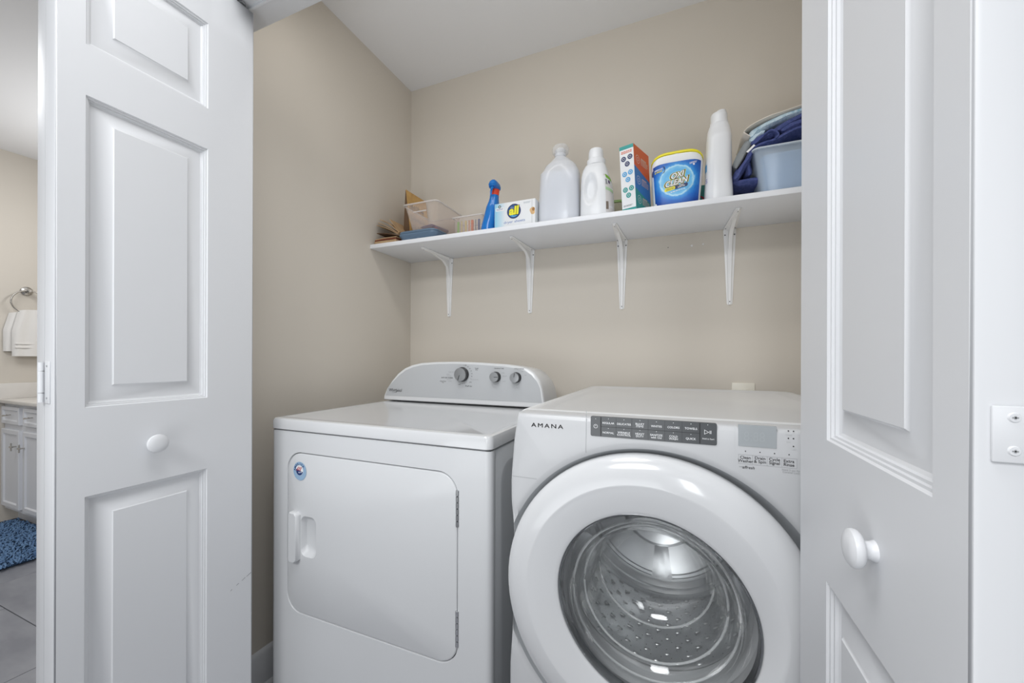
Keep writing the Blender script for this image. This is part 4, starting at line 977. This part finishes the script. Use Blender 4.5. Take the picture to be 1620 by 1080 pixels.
mb = MB(); mb.tube([(-.673, 1.418, 1.776), (-.674, 1.410, 1.765), (-.676, 1.407, 1.752), (-.678, 1.410, 1.740)], [.006, .005, .0045, .004], 8); obj('trigger', mb, M_blue, t)
# dryer sheets carton
t = thing('dryer_sheets_carton', (-.567, 1.46, ZS), 'white and sky blue dryer sheets carton with round yellow-lettered logo beside the spray bottle', 'carton')
dx0, dx1, dy0, dz1 = -.6625, -.4935, 1.412, 1.7000
obj('carton_body', MB().box((dx0, dy0, ZS+.0003), (dx1, dy0+.10, dz1), 0, .0008), M_box, t)
mb = MB(); yp = dy0-.0004
ms = mat('sky fade', (.45, .70, .85), .4); nt = ms.node_tree; b_ = nt.nodes['Principled BSDF']; tcn = nt.nodes.new('ShaderNodeTexCoord'); sep = nt.nodes.new('ShaderNodeSeparateXYZ'); cr3 = nt.nodes.new('ShaderNodeValToRGB')
cr3.color_ramp.elements[0].color = (.25, .60, .80, 1); cr3.color_ramp.elements[1].color = (.80, .83, .86, 1); cr3.color_ramp.elements[1].position = .9
nt.links.new(tcn.outputs['Generated'], sep.inputs[0]); nt.links.new(sep.outputs[0], cr3.inputs[0]); nt.links.new(cr3.outputs[0], b_.inputs['Base Color'])
flat(mb, [(dx0+.001, yp, ZS+.001), (dx0+.052, yp, ZS+.001), (dx0+.052, yp, dz1-.001), (dx0+.001, yp, dz1-.001)], 0); obj('print_fade', mb, ms, t, fixn=False)
mb = MB(); cc = Vector((-.5850, yp-.0003, 1.6620)); cc.x = -.5800
flat(mb, disc(cc, .0285, n=28), 0); ringflat(mb, cc-Y3*.0003, .0245, .0285, n=28, mi=1)
flat(mb, [cc-Y3*.0002+Vector((.022*math.cos(a), 0, .022*math.sin(a))) for a in [math.radians(-150+i*12) for i in range(11)]], 2)
for k in range(5): flat(mb, [cc-Y3*.0004+Vector((a, 0, b)) for a, b in ((-.013+k*.004, .004), (-.011+k*.004, .004), (-.014+k*.005, .019+.002*(k % 2)))], 4)
for o, bo, m_ in ((.0006, .05, 1), (.0010, 0, 3)): text(mb, 'all', cc-Y3*o+Vector((.0005, 0, .0025)), Vector((.99, 0, .03)), Z3, wid=.0425+bo*.09, hei=.0340+bo*.09, mi=m_, bold=.045+bo, shear=.08)
text(mb, 'dryer sheets', (-.5780, yp-.0003, 1.6215), Vector((1, 0, .02)), Z3, wid=.088, hei=.0130, mi=5)
flat(mb, [(a, yp-.0002, b) for a, b in rrect(-.6575, -.6225, 1.6700, 1.6830, .002)], 4); flat(mb, disc((-.6405, yp-.0004, 1.6870), .0060, n=14), 6)
text(mb, '4', (-.6405, yp-.0007, 1.6870), X3, Z3, hei=.008, mi=4, bold=.02); bars(mb, (-.6400, yp-.0005, 1.6765), X3, Z3, .028, .0070, 2, 5)
bars(mb, (-.5260, yp-.0002, 1.6890), X3, Z3, .028, .0080, 2, 7)
flat(mb, [(a, yp-.0002, b) for a, b in [(-.5030+.0115*math.cos(q_)*(1+.15*math.sin(3*q_)), 1.6540+.0140*math.sin(q_)) for q_ in [2*PI*i/20 for i in range(20)]] if a < dx1-.0004], 8)
flat(mb, [(a, yp-.0004, b) for a, b in [(-.5000+.0055*math.cos(q_), 1.6590+.0065*math.sin(q_)) for q_ in [2*PI*i/14 for i in range(14)]]], 9)
flat(mb, [(-.5060, yp-.0006, 1.6080), (-.5052, yp-.0006, 1.6080), (-.5052, yp-.0006, 1.6960), (-.5060, yp-.0006, 1.6960)], 10)
obj('lettering', mb, [mat('logo ring blue', (.02, .10, .30), .4), M_navyp, M_skyp, mat('logo yellow', (.90, .85, .04), .4), M_white, mat('slate blue print', (.16, .24, .52), .5), mat('deep green print', (.03, .10, .10), .5), mat('faint grey blue', (.55, .60, .66), .5), mat('peach flower', (.75, .48, .22), .5), mat('brown flower', (.38, .18, .05), .5), M_greyprint], t, fixn=False)

# papers in the corner
def sheetobj(parent, name, path, y0, y1, th, m_, wob=.0):
    """a thin folded sheet: path of (x,z) in the plane, extruded along y"""
    mb = MB(); P = [Vector((a, 0, b)) for a, b in path]; up_, dn = [], []
    for i, p in enumerate(P):
        tg = (P[min(i+1, len(P)-1)]-P[max(i-1, 0)]).normalized(); nn = Vector((-tg.z, 0, tg.x))*th/2
        up_.append(p+nn); dn.append(p-nn)
    sec = up_+dn[::-1]; ny = 8; L = []
    for k in range(ny+1):
        y = y0+(y1-y0)*k/ny
        L.append([Vector((p.x+wob*math.sin(k*1.7+i*.6), y, p.z+wob*math.sin(k*2.3+i*.9))) for i, p in enumerate(sec)])
    mb.loops(L, 0, True, True, True, True); return obj(name, mb, m_, parent)
t = thing('flat_paper_bag', (-1.18, 1.49, ZS), 'flattened kraft paper bag lying lowest in the left corner of the shelf', 'paper bag')
obj('bag_panel', MB().box((-1.252, 1.398, ZS+.0004), (-1.1310, 1.60, ZS+.0160), 0, .003), M_kraft, t)
t = thing('brown_paper_bag', (-1.18, 1.49, ZS+.0162), 'folded red-brown paper bag lying on the flattened kraft bag in the corner', 'paper bag')
sheetobj(t, 'fold', [(-1.250, ZS+.019), (-1.20, ZS+.021), (-1.132, ZS+.020)], 1.400, 1.59, .004, M_redbrown)
sheetobj(t, 'fold', [(-1.248, ZS+.0245), (-1.20, ZS+.0275), (-1.132, ZS+.0265)], 1.402, 1.59, .0035, M_kraft)
t = thing('paper_fan', (-1.17, 1.49, ZS+.0307), 'fanned open brown paper sheets against the wall at the left end of shelf', 'papers')
bz = ZS+.0315
for i, (tx, tz, bxx, bzz, cur, m_) in enumerate(((-1.250, 1.655, -1.133, bz+.0035, .004, M_kraftd), (-1.254, 1.6935, -1.134, bz+.010, .005, M_kraft), (-1.250, 1.7060, -1.135, bz+.0145, .004, M_kraft), (-1.243, 1.7210, -1.136, bz+.019, .010, M_kraft), (-1.190, 1.7160, -1.137, bz+.0235, -.003, M_kraft))):
    P = []
    for k in range(7):
        s = k/6; P.append((bxx+(tx-bxx)*s, bzz+(tz-bzz)*s+cur*math.sin(PI*s)))
    sheetobj(t, 'sheet', P, 1.412+.004*i, 1.52, .0024, m_)
obj('spine', MB().box((-1.2100, 1.44, bz-.0004), (-1.1330, 1.52, bz+.0020), 0, .001), M_kraftd, t)
t = thing('standing_paper_bag', (-1.145, 1.53, ZS), 'golden kraft paper bag with dark print, standing behind the clear bin at left', 'paper bag')
P0 = [(-1.1560, 1.520), (-1.1420, 1.520), (-1.1380, 1.640), (-1.1560, 1.640)]
bx = lambda e, z, tx: [Vector((-1.1500+(a+1.1500)*e+tx, b, z)) for a, b in P0]
zb = ZS+.0450
zt2 = 1.872
mb = MB(); L = [bx(1, ZS+.062, .0), bx(1, 1.72, .0), bx(.7, 1.82, .001), bx(.35, zt2, .002)]
x_ = -1.152
mb = MB(); L = [[Vector((a+dx, b, z)) for a, b in P0] for dx, z in ((0, ZS+.0560), (0, 1.70))]
y0_, y1_ = 1.500, 1.655
front_ = [(-1.1700, ZS+.0004), (-1.1310, ZS+.0004), (-1.1325, 1.70), (-1.1560, zt2), (-1.1600, zt2), (-1.1690, 1.72)]
t.location = (-1.15, 1.57, ZS)
mb = MB(); mb.prism(front_, y0_, y1_); ob = obj('bag_body', mb, M_gold, t)
mb = MB(); mb.prism([(-1.1690, ZS+.004), (-1.1350, ZS+.004), (-1.1360, 1.70), (-1.1572, zt2-.004), (-1.1592, zt2-.004), (-1.1680, 1.72)], y0_-.0012, y0_-.0002); obj('gusset', mb, M_kraftd, t)
mb = MB(); e1 = Y3; e2 = Vector((-.0235, 0, .172)).normalized()
rg = random.Random(5)
for y in [1.512+.0075*k for k in range(15)]:   # bold dark brush lettering, unreadable in the photograph
    for zz in (1.800, 1.745, 1.700):
        h_ = rg.uniform(.010, .018); sl = rg.uniform(-.004, .004); xo = lambda z_: -1.1325-.0235*(z_-1.70)/.172+.0006
        mb.add([(xo(zz-h_), y, zz-h_), (xo(zz-h_), y+.0034, zz-h_), (xo(zz+h_), y+.0034+sl, zz+h_), (xo(zz+h_), y+sl, zz+h_)], [(0, 1, 2, 3)])
        if rg.random() < .5: mb.add([(xo(zz), y, zz-.002), (xo(zz), y+.007, zz-.002), (xo(zz), y+.007, zz+.002), (xo(zz), y, zz+.002)], [(0, 1, 2, 3)])
obj('print', mb, M_kraftd, t, fixn=False)

# right bin with cloths
t = thing('cloth_bin', (.315, 1.50, ZS), 'frosted blue plastic bin full of cloths at the right end of the shelf', 'bin')
bin_(t, .2190, .4150, 1.408, 1.630, ZS, 1.7440, .030, .0022, M_bin2, M_bin2rim, .02)
t = thing('blue_cloth', (.32, 1.52, ZS+.005), 'folded blue cloth filling the frosted bin at the shelf end', 'cloth')
mb = MB()
rb = lambda e, z: [Vector((a, b, z)) for a, b in rrect(.258-e, .378+e, 1.446-e, 1.596+e, .02, 5)]
mb.loops([rb(-.004, ZS+.006), rb(0, ZS+.02), rb(.006, ZS+.05), rb(.004, ZS+.055), rb(.013, ZS+.09), rb(.010, ZS+.095), rb(.016, ZS+.125), rb(.010, ZS+.132)], 0, True, True, True, True)
obj('folded_stack', mb, M_bluefill, t)
def thick(parent, name, path, y0, y1, th, m_, amp=.0015, ny=14, nseg=4):
    """thick soft cloth: path smoothed, rounded edges, small waves"""
    P = []
    for a, b, c, d in zip([path[0]]+path[:-2], path[:-1], path[1:], path[2:]+[path[-1]]):
        for i in range(nseg):
            s = i/nseg; f = lambda p0, p1, p2, p3: .5*((2*p1)+(-p0+p2)*s+(2*p0-5*p1+4*p2-p3)*s*s+(-p0+3*p1-3*p2+p3)*s**3)
            P.append(Vector((f(a[0], b[0], c[0], d[0]), 0, f(a[1], b[1], c[1], d[1]))))
    P.append(Vector((path[-1][0], 0, path[-1][1])))
    N_ = len(P); mb = MB(); L = []
    for k in range(ny+1):
        y = y0+(y1-y0)*k/ny; ey = min(1, math.sqrt(max(0, 1-(abs(2*k/ny-1))**6))+.35); up_, dn = [], []
        for i, p in enumerate(P):
            tg = (P[min(i+1, N_-1)]-P[max(i-1, 0)]).normalized(); e = min(1, math.sqrt(max(0, 1-abs(2*i/(N_-1)-1)**16))+.3)
            nn = Vector((-tg.z, 0, tg.x))*th/2*e*ey; w_ = Vector((math.sin(i*.9+k*.8), math.sin(i*1.3+k)*.8, math.sin(i*.5+k*1.1)))*amp
            up_.append(p+nn+w_+Y3*y); dn.append(p-nn+w_+Y3*y)
        L.append(up_+dn[::-1])
    mb.loops(L, 0, True, True, True, True); return obj(name, mb, m_, parent)
t = thing('navy_towel', (.26, 1.50, 1.66), 'navy terry towel draped over the left edge of the frosted bin', 'towel')
thick(t, 'drape', [(.1720, 1.6650), (.1900, 1.6950), (.2060, 1.7250), (.2240, 1.7520), (.2450, 1.7620), (.2800, 1.7700), (.3300, 1.7900), (.4050, 1.8000)], 1.425, 1.60, .016, M_navy)
thick(t, 'drape', [(.2480, 1.6620), (.2080, 1.6640), (.1760, 1.6700), (.1900, 1.7080), (.2080, 1.7200), (.2130, 1.7050), (.2120, 1.680)], 1.450, 1.58, .018, M_navy)
thick(t, 'fold', [(.2200, 1.7620), (.2500, 1.7850), (.2650, 1.7980), (.2800, 1.7920), (.2860, 1.7780), (.2800, 1.7700)], 1.422, 1.59, .012, M_navy)
thick(t, 'fold', [(.2180, 1.7680), (.2450, 1.7850), (.2750, 1.7960), (.3050, 1.8090), (.3500, 1.8290), (.4050, 1.8450)], 1.430, 1.60, .022, M_navy)
thick(t, 'fold', [(.2950, 1.7920), (.3300, 1.8060), (.4050, 1.8200)], 1.428, 1.60, .026, M_navy)
obj('tag', MB().loops([[(.2010, 1.423, 1.7430), (.2060, 1.423, 1.7395)], [(.2210, 1.418, 1.7600), (.2255, 1.418, 1.7560)]], 0, False, False), M_white, t, fixn=False)
t = thing('light_towel', (.27, 1.52, 1.80), 'pale blue towel with cream hem, topmost on the navy towel', 'towel')
thick(t, 'fold', [(.2140, 1.7950), (.2300, 1.8120), (.2600, 1.8280), (.3000, 1.8400), (.3400, 1.8480), (.4050, 1.8560)], 1.438, 1.60, .022, M_ltowel)
thick(t, 'fold', [(.2160, 1.7800), (.2300, 1.7930), (.2520, 1.8060)], 1.436, 1.58, .020, M_ltowel)
thick(t, 'hem', [(.2140, 1.7960), (.2000, 1.8070), (.1985, 1.8170), (.2150, 1.8290), (.2550, 1.8450), (.3000, 1.8540), (.3500, 1.8620), (.4050, 1.8700)], 1.434, 1.60, .006, M_cream, .0006)
t = thing('grey_pouch', (.19, 1.53, 1.70), 'grey nylon pouch squeezed between the tall bottle and navy towel', 'pouch')
thick(t, 'pouch_body', [(.1760, 1.7080), (.1950, 1.7480), (.2200, 1.7950)], 1.450, 1.56, .030, M_graycloth, .001)
thick(t, 'seam', [(.1800, 1.7050), (.2030, 1.7420), (.2260, 1.7850)], 1.440, 1.57, .006, M_black, .0005)

# ------------------------------------------------------------------ bathroom seen past the left door
VX0, VY, VT = -4.118, 1.12, .812
t = thing('vanity_cabinet', (-3.3, 1.4, 0), 'white vanity cabinet with raised doors under the marble counter', 'cabinet')
mb = MB(); mb.box((VX0, VY+.012, .09), (-2.5, YB-.002, VT-.022)); mb.box((VX0, VY+.07, 0), (-2.5, YB-.002, .09))
obj('body', mb, M_vanity, t)
def vfront(name, x0, x1, z0, z1, mold=.028):
    mb = MB(); L = [[(a, y, b) for a, b in ((x0+e, z0+e), (x1-e, z0+e), (x1-e, z1-e), (x0+e, z1-e))] for e, y in ((0, VY+.0118), (0, VY-.004), (.003, VY-.007), (mold, VY-.007), (mold+.006, VY+.001), (mold+.012, VY+.001))]
    mb.loops(L, 0, False, True, True, True); return obj(name, mb, M_vanity, t)
xe = [(-4.108, -3.850), (-3.795, -3.535), (-3.48, -3.22), (-3.165, -2.905)]
for i, (a, b) in enumerate(xe):
    d = vfront('drawer', a, b, .655, .768, .022)
    h = MB(); cx = (a+b)/2-.01 if i else -3.985
    h.tube([(cx-.036, VY-.020, .713), (cx-.028, VY-.028, .710), (cx, VY-.024, .713), (cx+.032, VY-.027, .719)], [.003, .0045, .0035, .004], 8)
    h.tube([(cx-.022, VY-.007, .711), (cx-.022, VY-.027, .711)], .004, 6); h.tube([(cx+.022, VY-.007, .716), (cx+.022, VY-.027, .716)], .004, 6)
    obj('handle', h, M_nickel, d)
    d = vfront('door', a, b, .115, .620)
    h = MB(); kx = (b-.030) if i % 2 == 0 else (a+.030)
    if i == 0: kx = -3.880
    h.tube([(kx, VY-.007, .520), (kx, VY-.030, .520)], .004, 8); h.tube([(kx-.018, VY-.029, .519), (kx+.020, VY-.030, .522)], .0055, 8); h.tube([(kx, VY-.029, .495), (kx, VY-.029, .545)], .004, 8)
    obj('handle', h, M_nickel, d)
t = thing('counter_top', (-3.3, 1.4, VT-.022), 'cream marble vanity counter with side splash against the wall', 'counter')
mb = MB(); mb.box((VX0, VY-.025, VT-.0215), (-2.48, YB-.002, VT), 0, .003); obj('slab', mb, M_counter, t)
mb = MB(); mb.box((VX0, VY-.020, VT+.0002), (VX0+.018, YB-.02, .915), 0, .002); obj('side_splash', mb, M_counter, t)
mb = MB(); mb.box((VX0+.0185, YB-.020, VT+.0002), (-2.48, YB-.002, .915), 0, .002); obj('back_splash', mb, M_counter, t)
# towel ring
RX = -4.12
t = thing('towel_ring', (RX, 1.225, 1.54), 'brushed nickel towel ring on the beige wall above the vanity counter', 'towel ring')
mb = MB(); mb.lathe([(.030, .0002), (.030, .006), (.026, .010), (.014, .014), (.010, .045), (.013, .050), (.008, .056)], (RX, 1.225, 1.540), (1, 0, 0), 28); obj('mount', mb, M_nickel, t)
mb = MB(); mb.tube([(RX+.040, 1.225+.080*math.sin(a), 1.463+.078*math.cos(a)) for a in [2*PI*i/40 for i in range(40)]], .0048, 8, closed=True); obj('ring', mb, M_nickel, t)
t = thing('hand_towel', (RX+.04, 1.235, 1.12), 'white hand towel hanging through the nickel towel ring', 'towel')
def hang(yc, hw, x0, zt_, zb_, th):
    mb = MB(); L = []
    for k in range(21):
        s = k/20; z = zt_+(zb_-zt_)*s; ww = hw*(.72+.28*min(1, s*2.2)); sec = []
        nn = 20
        for i in range(nn+1):
            u = -1+2*i/nn; sec.append(Vector((x0+th*math.sqrt(max(0, 1-u**4))+.004*math.sin(u*7+s*2), yc+ww*u, z+(.010*(1-u*u)*(1-s)))))
        for i in range(nn, -1, -1):
            u = -1+2*i/nn; sec.append(Vector((x0+.002, yc+ww*u, z)))
        L.append(sec)
    mb.loops(L, 0, True, True, True, True); return mb
obj('back_fold', hang(1.213, .092, RX+.004, 1.385, 1.128, .026), M_terry, t)
f_ = obj('front_fold', hang(1.248, .098, RX+.036, 1.402, 1.095, .024), M_terry, t)
mb = MB()
for z in (1.175, 1.150): mb.box((RX+.050, 1.158, z), (RX+.0635, 1.338, z+.006), 0, .002)
obj('band', mb, M_terry, f_)
# shag rug
t = thing('bath_rug', (-3.6, .95, 0), 'fluffy blue shag rug on grey tiles before the vanity', 'rug')
mb = MB(); mb.box((-3.98, .42, .0005), (-3.19, 1.14, .010), 0, .004); obj('backing', mb, M_rug, t)
rng = random.Random(3)
for mi, m_ in enumerate((M_rug, M_rug2)):
    mb = MB()
    for k in range(5200):
        x = rng.uniform(-4.0, -3.18); y = rng.uniform(.41, 1.15); a = rng.gauss(-.6, .7); ln_ = rng.uniform(.022, .045); wv = rng.uniform(.003, .006); h = rng.uniform(.010, .030)
        d = Vector((math.cos(a), math.sin(a), 0)); q_ = Vector((-d.y, d.x, 0))*wv; b_ = Vector((x, y, .008))
        p1 = b_+d*ln_*.4+Z3*h; p2 = b_+d*ln_+Z3*(h*.55)
        mb.add([b_-q_, b_+q_, p1+q_+Z3*.001, p1-q_, p2+q_*.4, p2-q_*.4], [(0, 1, 2, 3), (3, 2, 4, 5)], 0, True)
    obj('shag_pile', mb, m_, t, kind='stuff', fixn=False)
